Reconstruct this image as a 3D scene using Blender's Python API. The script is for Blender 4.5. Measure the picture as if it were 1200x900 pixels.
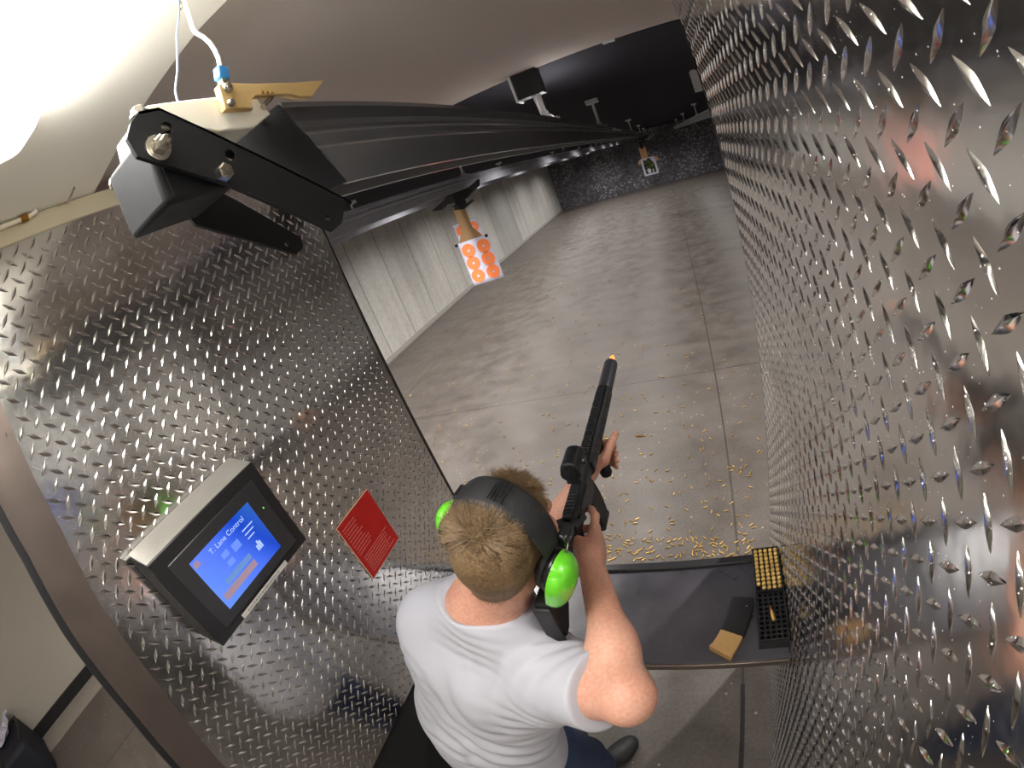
import bpy, bmesh, math, random
import numpy as np
from mathutils import Vector, Matrix

for _o in list(bpy.data.objects):
    bpy.data.objects.remove(_o)
SC = bpy.context.scene
COL = SC.collection
PI = math.pi
random.seed(7)
RNG = np.random.default_rng(7)

# ------------------------------------------------------------------ camera
CAM_Z = 2.22
CAM_R = ((0.8944854585686893, 0.16165648949032532, 0.4168488260926569),
         (0.2904552506664592, 0.49869471651616254, -0.8166635335798634),
         (-0.3398992670916578, 0.8515695856032722, 0.3991211960119698))
LENS_F, LENS_K = 538.587929871313, 0.041045136050525295      # r = f (t + k t^3), pixels of a 1200 wide frame
cd = bpy.data.cameras.new('camera')
cam = bpy.data.objects.new('camera', cd)
COL.objects.link(cam)
SC.camera = cam
cam.matrix_world = Matrix([list(CAM_R[0]) + [0], list(CAM_R[1]) + [0], list(CAM_R[2]) + [CAM_Z], [0, 0, 0, 1]])
cd.type = 'PANO'
cd.sensor_fit = 'HORIZONTAL'
cd.sensor_width, cd.sensor_height = 36, 27
cd.clip_start, cd.clip_end = 0.01, 100
cd.panorama_type = 'FISHEYE_LENS_POLYNOMIAL'
cd.fisheye_fov = 3.0
cd.fisheye_polynomial_k0 = 0.0
cd.fisheye_polynomial_k1 = -0.06187668994468964
cd.fisheye_polynomial_k2 = -8.201833266160786e-06
cd.fisheye_polynomial_k3 = 1.1346695052634418e-05
cd.fisheye_polynomial_k4 = -1.358058596465265e-07

_RM = np.array(CAM_R)
_C = np.array([0, 0, CAM_Z])


def at(px, py, axis, v):
    """The point where the sight line through a photograph pixel meets the real plane x, y or z = v."""
    dx, dy = px - 600, -(py - 450)
    rr = math.hypot(dx, dy) + 1e-12
    r = rr / LENS_F
    t = r
    for _ in range(40):
        t = r - LENS_K * t ** 3
    l = np.array([math.sin(t) * dx / rr, math.sin(t) * dy / rr, -math.cos(t)])
    d = _RM @ l
    return Vector(_C + d * ((v - _C[axis]) / d[axis]))


# ------------------------------------------------------------------ view, world, lights
SC.view_settings.view_transform = 'Standard'
SC.view_settings.look = 'None'
SC.view_settings.exposure = 0.2
SC.view_settings.gamma = 1.0
SC.view_settings.use_curve_mapping = False
W = bpy.data.worlds.new('world')
SC.world = W
W.use_nodes = True
W.node_tree.nodes['Background'].inputs[0].default_value = (1.0, 0.96, 0.92, 1)
W.node_tree.nodes['Background'].inputs[1].default_value = 0.02

LENS_EMIT = 26.0          # fluorescent lens over the stall
RANGE_W = 195.0            # each range flood behind the baffle
GALLERY_W = 45.0


def area(name, loc, target, sx, sy, watts, col):
    l = bpy.data.lights.new(name, 'AREA')
    l.shape = 'RECTANGLE'
    l.size, l.size_y, l.energy, l.color = sx, sy, watts, col
    o = bpy.data.objects.new(name, l)
    COL.objects.link(o)
    o.location = loc
    o.rotation_euler = (Vector(target) - Vector(loc)).to_track_quat('-Z', 'Y').to_euler()
    return o


def spot(name, loc, target, watts, col, angle=150, blend=1.0, rad=0.04):
    l = bpy.data.lights.new(name, 'SPOT')
    l.energy, l.color, l.spot_size, l.spot_blend, l.shadow_soft_size = watts, col, math.radians(angle), blend, rad
    o = bpy.data.objects.new(name, l)
    COL.objects.link(o)
    o.location = loc
    o.rotation_euler = (Vector(target) - Vector(loc)).to_track_quat('-Z', 'Y').to_euler()
    return o


WARM = (1.0, 0.965, 0.93)
# floods of the range, fixed behind the dark ceiling's front edge and along it, shining down
for _x in (-4.2, -3.1, -1.75, -0.45, 0.85, 2.1):
    spot('range_flood', (_x, 2.2, 2.60), (_x, 2.6, 0.0), RANGE_W, WARM, 150, rad=0.025)
for _y in (4.6, 7.1, 9.6, 12.2, 14.8, 17.4, 20.0):
    for _x in (-3.8, -2.4, -1.1, 1.5):
        spot('range_flood', (_x, _y, 2.59), (_x - (0.5 if _x < -4 else 0), _y, 0.0), RANGE_W * (0.85 if _x < -3 else 0.5), WARM, 155)
# unseen fill lamps added behind and beside the stall, brightening gallery and plate reflections
area('gallery_fill', (-2.4, -0.6, 2.6), (-2.4, -0.6, 0), 0.3, 1.2, GALLERY_W, (1.0, 0.95, 0.88))
area('gallery_fill', (-0.2, -2.2, 2.6), (-0.2, -2.6, 0), 1.2, 0.3, GALLERY_W, (1.0, 0.95, 0.88))

# ------------------------------------------------------------------ materials
def nodes_of(name):
    m = bpy.data.materials.new(name)
    m.use_nodes = True
    nt = m.node_tree
    return m, nt, nt.nodes['Principled BSDF']


def N(nt, typ, **kw):
    n = nt.nodes.new(typ)
    for k, v in kw.items():
        if k.startswith('i_'):
            key = k[2:]
            n.inputs[int(key) if key.isdigit() else key.replace('_', ' ')].default_value = v
        else:
            setattr(n, k, v)
    return n


def srgb(r, g, b):
    f = lambda c: (c / 255 / 12.92) if c / 255 <= 0.04045 else ((c / 255 + 0.055) / 1.055) ** 2.4
    return (f(r), f(g), f(b), 1)


def mat(name, col, rough=0.5, metal=0.0, var=0.12, scale=30.0, rvar=0.1, bump=0.0, bscale=None, spec=0.5, coat=0.0, emit=None, es=0.0, sss=0.0):
    """Plain material whose colour, gloss and (optionally) surface vary with noise."""
    m, nt, b = nodes_of(name)
    L = nt.links.new
    tc = N(nt, 'ShaderNodeTexCoord')
    nz = N(nt, 'ShaderNodeTexNoise', i_Scale=scale, i_Detail=6.0)
    L(tc.outputs['Object'], nz.inputs['Vector'])
    mx = N(nt, 'ShaderNodeMix', data_type='RGBA', blend_type='MIX')
    c = col if len(col) == 4 else tuple(col) + (1,)
    mx.inputs[6].default_value = tuple(max(0, v * (1 - var)) for v in c[:3]) + (1,)
    mx.inputs[7].default_value = tuple(min(1, v * (1 + var)) for v in c[:3]) + (1,)
    L(nz.outputs['Fac'], mx.inputs[0])
    L(mx.outputs[2], b.inputs['Base Color'])
    mr = N(nt, 'ShaderNodeMapRange')
    mr.inputs[3].default_value = max(0.02, rough - rvar)
    mr.inputs[4].default_value = min(1, rough + rvar)
    L(nz.outputs['Fac'], mr.inputs[0])
    L(mr.outputs[0], b.inputs['Roughness'])
    b.inputs['Metallic'].default_value = metal
    b.inputs['Specular IOR Level'].default_value = spec
    b.inputs['Coat Weight'].default_value = coat
    if sss:
        b.inputs['Subsurface Weight'].default_value = sss
        b.inputs['Subsurface Radius'].default_value = (1.0, 0.35, 0.2)
        b.inputs['Subsurface Scale'].default_value = 0.01
    if bump:
        n2 = N(nt, 'ShaderNodeTexNoise', i_Scale=bscale or scale * 4, i_Detail=5.0)
        L(tc.outputs['Object'], n2.inputs['Vector'])
        bp = N(nt, 'ShaderNodeBump', i_Strength=bump, i_Distance=0.002)
        L(n2.outputs['Fac'], bp.inputs['Height'])
        L(bp.outputs[0], b.inputs['Normal'])
    if emit is not None:
        b.inputs['Emission Color'].default_value = emit
        b.inputs['Emission Strength'].default_value = es
    return m


def ramp(nt, fac, stops):
    r = N(nt, 'ShaderNodeValToRGB')
    e = r.color_ramp.elements
    while len(e) < len(stops):
        e.new(0.5)
    for el, (p, c) in zip(e, stops):
        el.position = p
        el.color = c if len(c) == 4 else tuple(c) + (1,)
    nt.links.new(fac, r.inputs[0])
    return r.outputs[0]


def mth(nt, op, a, b=None, c=None):
    n = N(nt, 'ShaderNodeMath', operation=op)
    for i, v in enumerate((a, b, c)):
        if v is None:
            continue
        if isinstance(v, (int, float)):
            n.inputs[i].default_value = v
        else:
            nt.links.new(v, n.inputs[i])
    return n.outputs[0]


def mixc(nt, f, a, b, mode='MIX'):
    n = N(nt, 'ShaderNodeMix', data_type='RGBA', blend_type=mode)
    for s, v in ((n.inputs[0], f), (n.inputs[6], a), (n.inputs[7], b)):
        if isinstance(v, (int, float, tuple)):
            s.default_value = v
        else:
            nt.links.new(v, s)
    return n.outputs[2]


# ------------------------------------------------------------------ mesh building
ORIGIN = {}


def origin(o):
    return ORIGIN.get(o.name, Vector((0, 0, 0))) if o is not None else Vector((0, 0, 0))


def link(name, me, parent=None, material=None, loc=(0, 0, 0)):
    o = bpy.data.objects.new(name, me)
    COL.objects.link(o)
    if material is not None and me is not None:
        me.materials.append(material)
    if parent is not None:
        o.parent = parent
        ORIGIN[o.name] = origin(parent)
    else:
        o.location = loc
        ORIGIN[o.name] = Vector(loc)
    return o


def tag(o, label=None, cat=None, group=None, kind=None):
    if label: o['label'] = label
    if cat: o['category'] = cat
    if group: o['group'] = group
    if kind: o['kind'] = kind
    return o


def thing(name, label, cat, loc=(0, 0, 0), group=None):
    o = link(name, None, None, None, loc)
    o.empty_display_size = 0.05
    return tag(o, label, cat, group)


class MB:
    """Collects shapes in world coordinates and links them as ONE mesh object."""

    def __init__(s):
        s.v, s.f = [], []

    def add(s, vs, fs):
        n = len(s.v)
        s.v += [tuple(v) for v in vs]
        s.f += [tuple(i + n for i in f) for f in fs]
        return s

    def hexa(s, p):
        return s.add(p, [(0, 3, 2, 1), (4, 5, 6, 7), (0, 1, 5, 4), (1, 2, 6, 5), (2, 3, 7, 6), (3, 0, 4, 7)])

    def box(s, x0, x1, y0, y1, z0, z1):
        return s.hexa([(x0, y0, z0), (x1, y0, z0), (x1, y1, z0), (x0, y1, z0), (x0, y0, z1), (x1, y0, z1), (x1, y1, z1), (x0, y1, z1)])

    def obox(s, c, ax, ay, az):
        """Oriented box: centre and three half-axis vectors."""
        c, ax, ay, az = Vector(c), Vector(ax), Vector(ay), Vector(az)
        return s.hexa([c + ax * i + ay * j + az * k for k in (-1, 1) for i, j in ((-1, -1), (1, -1), (1, 1), (-1, 1))])

    def prism(s, pts, d):
        """Polygon (3D points) pushed along vector d."""
        n = len(pts)
        d = Vector(d)
        vs = [Vector(p) for p in pts] + [Vector(p) + d for p in pts]
        return s.add(vs, [tuple(range(n))[::-1], tuple(range(n, 2 * n))] + [(i, (i + 1) % n, n + (i + 1) % n, n + i) for i in range(n)])

    def tube(s, path, r, n=10, caps=True, sx=1.0, up=None):
        path = [Vector(p) for p in path]
        rs = r if isinstance(r, (list, tuple)) else [r] * len(path)
        base = len(s.v)
        ref = None
        for i, p in enumerate(path):
            t = (path[min(i + 1, len(path) - 1)] - path[max(i - 1, 0)]).normalized()
            if ref is None:
                ref = Vector(up) if up is not None else (Vector((0, 0, 1)) if abs(t.z) < 0.9 else Vector((1, 0, 0)))
            a = (ref - t * ref.dot(t)).normalized()
            b = t.cross(a)
            ref = a
            for k in range(n):
                q = 2 * PI * k / n
                s.v.append(tuple(p + (a * math.cos(q) + b * math.sin(q) * sx) * rs[i]))
        for i in range(len(path) - 1):
            for k in range(n):
                s.f.append((base + i * n + k, base + i * n + (k + 1) % n, base + (i + 1) * n + (k + 1) % n, base + (i + 1) * n + k))
        if caps:
            s.f.append(tuple(base + k for k in range(n))[::-1])
            s.f.append(tuple(base + (len(path) - 1) * n + k for k in range(n)))
        return s

    def cyl(s, p0, p1, r0, r1=None, n=20):
        return s.tube([p0, p1], [r0, r0 if r1 is None else r1], n)

    def lathe(s, o, axis, prof, n=24):
        """Profile (height along axis, radius) turned about it."""
        o, ax = Vector(o), Vector(axis).normalized()
        return s.tube([o + ax * (h + 1e-5 * i) for i, (h, r) in enumerate(prof)], [max(r, 1e-5) for h, r in prof], n)

    def ell(s, c, ax, ay, az, nu=24, nv=14, p=1.0):
        """Ellipsoid: centre and three half-axis vectors."""
        c, ax, ay, az = Vector(c), Vector(ax), Vector(ay), Vector(az)
        b = len(s.v)
        for j in range(nv + 1):
            t = PI * j / nv
            for i in range(nu):
                q = 2 * PI * i / nu
                s.v.append(tuple(c + ax * math.sin(t) * math.cos(q) + ay * math.sin(t) * math.sin(q) + az * math.cos(t)))
        for j in range(nv):
            for i in range(nu):
                s.f.append((b + j * nu + i, b + (j + 1) * nu + i, b + (j + 1) * nu + (i + 1) % nu, b + j * nu + (i + 1) % nu))
        return s

    def build(s, name, material, parent=None, bevel=0.0, smooth=40, loc=None, seg=2):
        base = Vector(loc) if loc is not None else origin(parent)
        me = bpy.data.meshes.new(name)
        me.from_pydata([tuple(Vector(v) - base) for v in s.v], [], s.f)
        bm = bmesh.new()
        bm.from_mesh(me)
        bmesh.ops.remove_doubles(bm, verts=bm.verts, dist=1e-6)
        bmesh.ops.recalc_face_normals(bm, faces=bm.faces)
        bm.to_mesh(me)
        bm.free()
        if smooth:
            me.shade_smooth()
            me.set_sharp_from_angle(angle=math.radians(smooth))
        o = link(name, me, parent, material, base if parent is None else (0, 0, 0))
        if bevel:
            md = o.modifiers.new('bevel', 'BEVEL')
            md.width, md.segments, md.limit_method, md.angle_limit = bevel, seg, 'ANGLE', math.radians(40)
            md.harden_normals = False
        return o


def raw(name, V, F, material, parent=None, loc=(0, 0, 0), smooth=True):
    """numpy vertices (world) and quads -> one object."""
    base = origin(parent) if parent is not None else Vector(loc)
    V = np.asarray(V, np.float32) - np.array(base, np.float32)
    F = np.asarray(F, np.int32)
    me = bpy.data.meshes.new(name)
    k = F.shape[1]
    me.vertices.add(len(V))
    me.vertices.foreach_set('co', V.ravel())
    me.loops.add(F.size)
    me.loops.foreach_set('vertex_index', F.ravel())
    me.polygons.add(len(F))
    me.polygons.foreach_set('loop_start', np.arange(len(F), dtype=np.int32) * k)
    me.update(calc_edges=True)
    me.validate()
    if smooth:
        me.shade_smooth()
    return link(name, me, parent, material, base if parent is None else (0, 0, 0))


def copy_tree(o, parent=None):
    c = o.copy()
    COL.objects.link(c)
    if parent is not None:
        c.parent = parent
    for ch in [x for x in o.children]:
        copy_tree(ch, c)
    return c


def text_mesh(name, body, size, M, material, parent, depth=0.0002):
    """Flat lettering: matrix M carries the text's x, y, z axes and its place."""
    cu = bpy.data.curves.new(name, 'FONT')
    cu.body, cu.size, cu.extrude = body, size, depth
    t = bpy.data.objects.new(name, cu)
    COL.objects.link(t)
    bpy.context.view_layer.update()
    me = bpy.data.meshes.new_from_object(t.evaluated_get(bpy.context.evaluated_depsgraph_get()))
    bpy.data.objects.remove(t)
    me.transform(M)
    me.transform(Matrix.Translation(-origin(parent)))
    me.name = name
    return link(name, me, parent, material)

# ------------------------------------------------------------------ setting
XL, XR = -1.0758, 0.1523            # faces of the two lane dividers
YF_L, YF_R = 1.2366, 1.296          # their downrange edges
BENCH_Z, CEIL_Z = 0.924, 2.65
WALL_X, BACK_Y = -5.455, 22.74


def concrete_floor():
    m, nt, b = nodes_of('floor_concrete')
    L = nt.links.new
    tc = N(nt, 'ShaderNodeTexCoord')
    P = tc.outputs['Object']
    big = N(nt, 'ShaderNodeTexNoise', i_Scale=0.55, i_Detail=5.0, i_Roughness=0.6)
    L(P, big.inputs['Vector'])
    mid = N(nt, 'ShaderNodeTexNoise', i_Scale=4.0, i_Detail=8.0, i_Roughness=0.65)
    L(P, mid.inputs['Vector'])
    fine = N(nt, 'ShaderNodeTexNoise', i_Scale=60.0, i_Detail=6.0)
    L(P, fine.inputs['Vector'])
    mp = N(nt, 'ShaderNodeMapping')
    mp.inputs['Scale'].default_value = (0.5, 1.3, 1)
    L(P, mp.inputs['Vector'])
    swirl = N(nt, 'ShaderNodeTexNoise', i_Scale=1.6, i_Detail=4.0, i_Distortion=1.2)
    L(mp.outputs[0], swirl.inputs['Vector'])
    c1 = ramp(nt, big.outputs['Fac'], [(0.3, srgb(68, 61, 55)), (0.7, srgb(88, 80, 73))])
    c2 = mixc(nt, 0.65, c1, ramp(nt, mid.outputs['Fac'], [(0.25, srgb(46, 40, 35)), (0.72, srgb(106, 98, 91))]))
    c3 = mixc(nt, 0.3, c2, ramp(nt, swirl.outputs['Fac'], [(0.35, srgb(64, 57, 52)), (0.62, srgb(108, 100, 93))]))
    c4 = mixc(nt, 0.25, c3, ramp(nt, fine.outputs['Fac'], [(0.3, srgb(64, 59, 56)), (0.7, srgb(118, 111, 106))]))
    # dirt specks and grains
    vo = N(nt, 'ShaderNodeTexVoronoi', i_Scale=45.0)
    L(P, vo.inputs['Vector'])
    sp = mth(nt, 'MULTIPLY', mth(nt, 'LESS_THAN', vo.outputs['Distance'], 0.12), mth(nt, 'GREATER_THAN', mid.outputs['Fac'], 0.54))
    c5 = mixc(nt, mth(nt, 'MULTIPLY', sp, 0.7), c4, srgb(48, 42, 38))
    v9 = N(nt, 'ShaderNodeTexVoronoi', i_Scale=13.0)
    L(P, v9.inputs['Vector'])
    c5 = mixc(nt, mth(nt, 'MULTIPLY', mth(nt, 'MULTIPLY', mth(nt, 'LESS_THAN', v9.outputs['Distance'], 0.09), mth(nt, 'GREATER_THAN', swirl.outputs['Fac'], 0.5)), 0.6), c5, srgb(178, 168, 150))
    # saw-cut joints
    se = N(nt, 'ShaderNodeSeparateXYZ')
    L(P, se.inputs[0])
    wob = mth(nt, 'MULTIPLY', mth(nt, 'SUBTRACT', fine.outputs['Fac'], 0.5), 0.008)
    jx = None
    lines = [('x', 0.0258), ('y', 4.056), ('x', -4.1), ('y', 8.3), ('y', 12.6), ('y', 16.9), ('x', 4.1)]
    for a, v in lines:
        d = mth(nt, 'ABSOLUTE', mth(nt, 'SUBTRACT', mth(nt, 'ADD', se.outputs[0 if a == 'x' else 1], wob), v))
        k = mth(nt, 'LESS_THAN', d, 0.0065)
        jx = k if jx is None else mth(nt, 'MAXIMUM', jx, k)
    c6 = mixc(nt, mth(nt, 'MULTIPLY', jx, 0.75), c5, srgb(45, 40, 37))
    # wider dirty crack of the stall floor
    dx = mth(nt, 'ABSOLUTE', mth(nt, 'SUBTRACT', mth(nt, 'ADD', se.outputs[0], mth(nt, 'MULTIPLY', mth(nt, 'SUBTRACT', mid.outputs['Fac'], 0.5), 0.02)), 0.0258))
    cr = mth(nt, 'MULTIPLY', mth(nt, 'LESS_THAN', dx, 0.011), mth(nt, 'LESS_THAN', se.outputs[1], 1.0))
    c7 = mixc(nt, mth(nt, 'MULTIPLY', cr, 0.9), c6, srgb(30, 27, 26))
    L(c7, b.inputs['Base Color'])
    L(ramp(nt, mid.outputs['Fac'], [(0.3, (0.30,) * 3), (0.75, (0.52,) * 3)]), b.inputs['Roughness'])
    bp = N(nt, 'ShaderNodeBump', i_Strength=0.25, i_Distance=0.004)
    L(mth(nt, 'SUBTRACT', mid.outputs['Fac'], mth(nt, 'MULTIPLY', jx, 1.0)), bp.inputs['Height'])
    L(bp.outputs[0], b.inputs['Normal'])
    return m


def concrete_wall():
    m, nt, b = nodes_of('wall_concrete')
    L = nt.links.new
    tc = N(nt, 'ShaderNodeTexCoord')
    P = tc.outputs['Object']
    se = N(nt, 'ShaderNodeSeparateXYZ')
    L(P, se.inputs[0])
    mp = N(nt, 'ShaderNodeMapping')
    mp.inputs['Scale'].default_value = (1, 1.6, 0.22)
    L(P, mp.inputs['Vector'])
    st = N(nt, 'ShaderNodeTexNoise', i_Scale=2.2, i_Detail=6.0)
    L(mp.outputs[0], st.inputs['Vector'])
    fi = N(nt, 'ShaderNodeTexNoise', i_Scale=14.0, i_Detail=8.0)
    L(P, fi.inputs['Vector'])
    c = ramp(nt, st.outputs['Fac'], [(0.3, srgb(184, 181, 175)), (0.7, srgb(214, 211, 205))])
    c = mixc(nt, 0.3, c, ramp(nt, fi.outputs['Fac'], [(0.3, srgb(150, 147, 142)), (0.7, srgb(205, 202, 196))]))
    # cast panels: thin dark joints, one panel darker
    j = None
    for v in (1.9, 3.1, 4.3, 5.4, 6.57, 7.53, 8.57, 9.6, 10.45, 12.0, 13.56, 16.64, 19.6):
        k = mth(nt, 'LESS_THAN', mth(nt, 'ABSOLUTE', mth(nt, 'SUBTRACT', mth(nt, 'ADD', se.outputs[1], mth(nt, 'MULTIPLY', fi.outputs['Fac'], 0.03)), v)), 0.014)
        j = k if j is None else mth(nt, 'MAXIMUM', j, k)
    dk = mth(nt, 'MULTIPLY', mth(nt, 'GREATER_THAN', se.outputs[1], 13.56), mth(nt, 'LESS_THAN', se.outputs[1], 15.7))
    c = mixc(nt, mth(nt, 'MULTIPLY', dk, 0.5), c, srgb(140, 139, 138))
    c = mixc(nt, mth(nt, 'MULTIPLY', j, 0.6), c, srgb(92, 90, 88))
    L(c, b.inputs['Base Color'])
    b.inputs['Roughness'].default_value = 0.8
    bp = N(nt, 'ShaderNodeBump', i_Strength=0.3, i_Distance=0.004)
    L(fi.outputs['Fac'], bp.inputs['Height'])
    L(bp.outputs[0], b.inputs['Normal'])
    return m


def rubber_wall():
    m, nt, b = nodes_of('crumb_rubber')
    L = nt.links.new
    tc = N(nt, 'ShaderNodeTexCoord')
    vo = N(nt, 'ShaderNodeTexVoronoi', i_Scale=9.0)
    L(tc.outputs['Object'], vo.inputs['Vector'])
    v2 = N(nt, 'ShaderNodeTexVoronoi', i_Scale=9.0)
    L(tc.outputs['Object'], v2.inputs['Vector'])
    nz = N(nt, 'ShaderNodeTexNoise', i_Scale=0.8, i_Detail=5.0)
    L(tc.outputs['Object'], nz.inputs['Vector'])
    c = ramp(nt, vo.outputs['Color'], [(0.2, srgb(66, 64, 70)), (0.8, srgb(124, 121, 128))])
    c = mixc(nt, 0.5, c, ramp(nt, nz.outputs['Fac'], [(0.35, srgb(66, 64, 70)), (0.7, srgb(118, 116, 122))]))
    s = mth(nt, 'MULTIPLY', mth(nt, 'LESS_THAN', v2.outputs['Distance'], 0.24), mth(nt, 'GREATER_THAN', nz.outputs['Fac'], 0.47))
    c = mixc(nt, mth(nt, 'MULTIPLY', s, 0.7), c, srgb(225, 223, 226))
    L(c, b.inputs['Base Color'])
    b.inputs['Roughness'].default_value = 0.9
    return m


def structure(name, mb, m, **kw):
    return tag(mb.build(name, m, None, **kw), kind='structure')


M_floor = concrete_floor()
M_wall = concrete_wall()
M_panelwall = mat('painted_panel', srgb(182, 175, 164), 0.45, var=0.06, scale=3, bump=0.05)
M_dark = mat('dark_ceiling', srgb(44, 43, 48), 1.0, var=0.15, scale=6, spec=0.05, rvar=0.0)
M_baffle = mat('grey_baffle', srgb(192, 182, 176), 0.95, var=0.04, scale=5, spec=0.1)
M_white = mat('white_ceiling', srgb(250, 246, 234), 0.35, var=0.03, scale=4)
M_black = mat('black_rubber', (0.012, 0.012, 0.013), 0.55, var=0.3, scale=40)
M_bsteel = mat('black_coated_steel', (0.011, 0.011, 0.012), 0.58, spec=0.3, var=0.25, scale=60, bump=0.08, bscale=500)

structure('floor', MB().box(-6.2, 5, -3.2, 23.5, -0.12, 0.0), M_floor, smooth=0)
structure('wall_left', MB().box(WALL_X - 0.2, WALL_X, 0.5, 23.0, 0, 2.75), M_wall, smooth=0)
structure('wall_gallery', MB().box(WALL_X - 0.22, WALL_X - 0.02, -3.2, 0.5, 0, 2.75), M_panelwall, smooth=0)
structure('wall_back', MB().box(-5.6, 5, BACK_Y, BACK_Y + 0.3, 0, 2.75), rubber_wall(), smooth=0)
structure('wall_right', MB().box(4.5, 4.7, -3.2, 23.0, 0, 2.75), M_wall, smooth=0)
structure('wall_rear', MB().box(-5.6, 5, -3.2, -3.0, 0, 2.75), M_panelwall, smooth=0)
structure('ceiling', MB().box(-5.6, 5, 2.0, 23.0, CEIL_Z, CEIL_Z + 0.12), M_dark, smooth=0)
structure('ceiling_baffle', MB().prism([(-5.6, 0.3, 2.645), (5, 0.3, 2.645), (5, 1.955, 2.645), (0.2, 1.955, 2.645), (-0.79, 2.03, 2.645), (-5.6, 2.03, 2.645)], (0, 0, 0.12)), M_baffle, smooth=0)
structure('ceiling_white', MB().prism([(-5.6, -3.2, 2.62), (4.7, -3.2, 2.62), (4.7, 0.478, 2.62), (-0.5, 0.478, 2.62), (-0.73, 0.497, 2.62), (-1.07, 0.53, 2.62), (-5.6, 0.53, 2.62)], (0, 0, 0.11)), M_white, smooth=0)
structure('baseboard_left', MB().prism([(WALL_X, 0.5, 0), (WALL_X + 0.07, 0.5, 0), (WALL_X + 0.07, 0.5, 0.03), (WALL_X, 0.5, 0.08)], (0, 22.24, 0)), mat('curb_concrete', srgb(132, 127, 121), 0.8, scale=8), smooth=0)
structure('baseboard_gallery', MB().box(WALL_X - 0.02, WALL_X + 0.005, -3.0, 0.5, 0, 0.13), M_black, smooth=0)
structure('trim_1', MB().box(WALL_X + 0.005, WALL_X + 0.35, -3.0, 0.5, 0, 0.012), mat('kerb_strip', srgb(150, 142, 132), 0.7, scale=10), smooth=0)

# ------------------------------------------------------------------ lane dividers of tread plate
def tread_metal(name, specks):
    m, nt, b = nodes_of(name)
    L = nt.links.new
    tc = N(nt, 'ShaderNodeTexCoord')
    P = tc.outputs['Object']
    nz = N(nt, 'ShaderNodeTexNoise', i_Scale=7.0, i_Detail=6.0)
    L(P, nz.inputs['Vector'])
    wv = N(nt, 'ShaderNodeTexNoise', i_Scale=16.0, i_Detail=2.0)
    L(P, wv.inputs['Vector'])
    vo = N(nt, 'ShaderNodeTexVoronoi', i_Scale=360.0)
    L(P, vo.inputs['Vector'])
    big = N(nt, 'ShaderNodeTexNoise', i_Scale=60.0, i_Detail=3.0)
    L(P, big.inputs['Vector'])
    sc = N(nt, 'ShaderNodeSeparateColor')
    L(vo.outputs['Color'], sc.inputs[0])
    # dots of their own size in a share of the cells, in drifts
    sp = mth(nt, 'MULTIPLY', mth(nt, 'LESS_THAN', vo.outputs['Distance'], mth(nt, 'MULTIPLY', mth(nt, 'MULTIPLY', sc.outputs[1], sc.outputs[1]), 0.34)),
             mth(nt, 'GREATER_THAN', mth(nt, 'ADD', sc.outputs[0], mth(nt, 'MULTIPLY', nz.outputs['Fac'], 0.9)), 1.00 if specks else 1.45))
    c = ramp(nt, nz.outputs['Fac'], [(0.3, (0.70, 0.69, 0.68)), (0.7, (0.84, 0.83, 0.815))])
    c = mixc(nt, mth(nt, 'MULTIPLY', sp, 0.6), c, (0.62, 0.60, 0.57, 1))
    L(c, b.inputs['Base Color'])
    r = ramp(nt, nz.outputs['Fac'], [(0.3, (0.11,) * 3), (0.75, (0.20,) * 3)])
    L(mixc(nt, sp, r, (0.7, 0.7, 0.7, 1)), b.inputs['Roughness'])
    L(mth(nt, 'SUBTRACT', 1.0, mth(nt, 'MULTIPLY', sp, 0.8)), b.inputs['Metallic'])
    bp = N(nt, 'ShaderNodeBump', i_Strength=0.10, i_Distance=0.012)
    L(wv.outputs['Fac'], bp.inputs['Height'])
    b2 = N(nt, 'ShaderNodeBump', i_Strength=0.12, i_Distance=0.0004)
    L(big.outputs['Fac'], b2.inputs['Height'])
    L(bp.outputs[0], b2.inputs['Normal'])
    L(b2.outputs[0], b.inputs['Normal'])
    return m


M_tread = tread_metal('tread_plate_steel', False)
M_tread2 = tread_metal('speckled_tread_plate', True)
M_bronze = mat('worn_bronze_steel', srgb(128, 116, 108), 0.34, 0.8, scale=18, rvar=0.12)
M_cap = mat('cream_cap_sheet', srgb(214, 204, 178), 0.35, 0.15, scale=12, var=0.05)
M_edge = mat('dark_edge_steel', srgb(62, 57, 54), 0.4, 0.7, scale=30)


def lug_template():
    """One raised lug, 34 mm long: u along it, v across, h above the plate."""
    us = np.array([-1, -0.93, -0.75, -0.5, -0.22, 0, 0.22, 0.5, 0.75, 0.93, 1])
    half, wid, hi = 0.0175, 0.0050, 0.0024
    V, F = [], []
    for u in us:
        w = wid * max(0.02, (1 - abs(u) ** 1.35))
        h = hi * max(0.0, (1 - abs(u) ** 2.2)) ** 0.75
        for v, q in ((-1, -0.12), (-0.30, 0.80), (0, 1.0), (0.30, 0.80), (1, -0.12)):
            V.append((u * half, v * w, h * q - 0.0001))
    for i in range(len(us) - 1):
        for k in range(4):
            a = i * 5 + k
            F.append((a, a + 1, a + 6, a + 5))
    return np.array(V), np.array(F)


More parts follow.
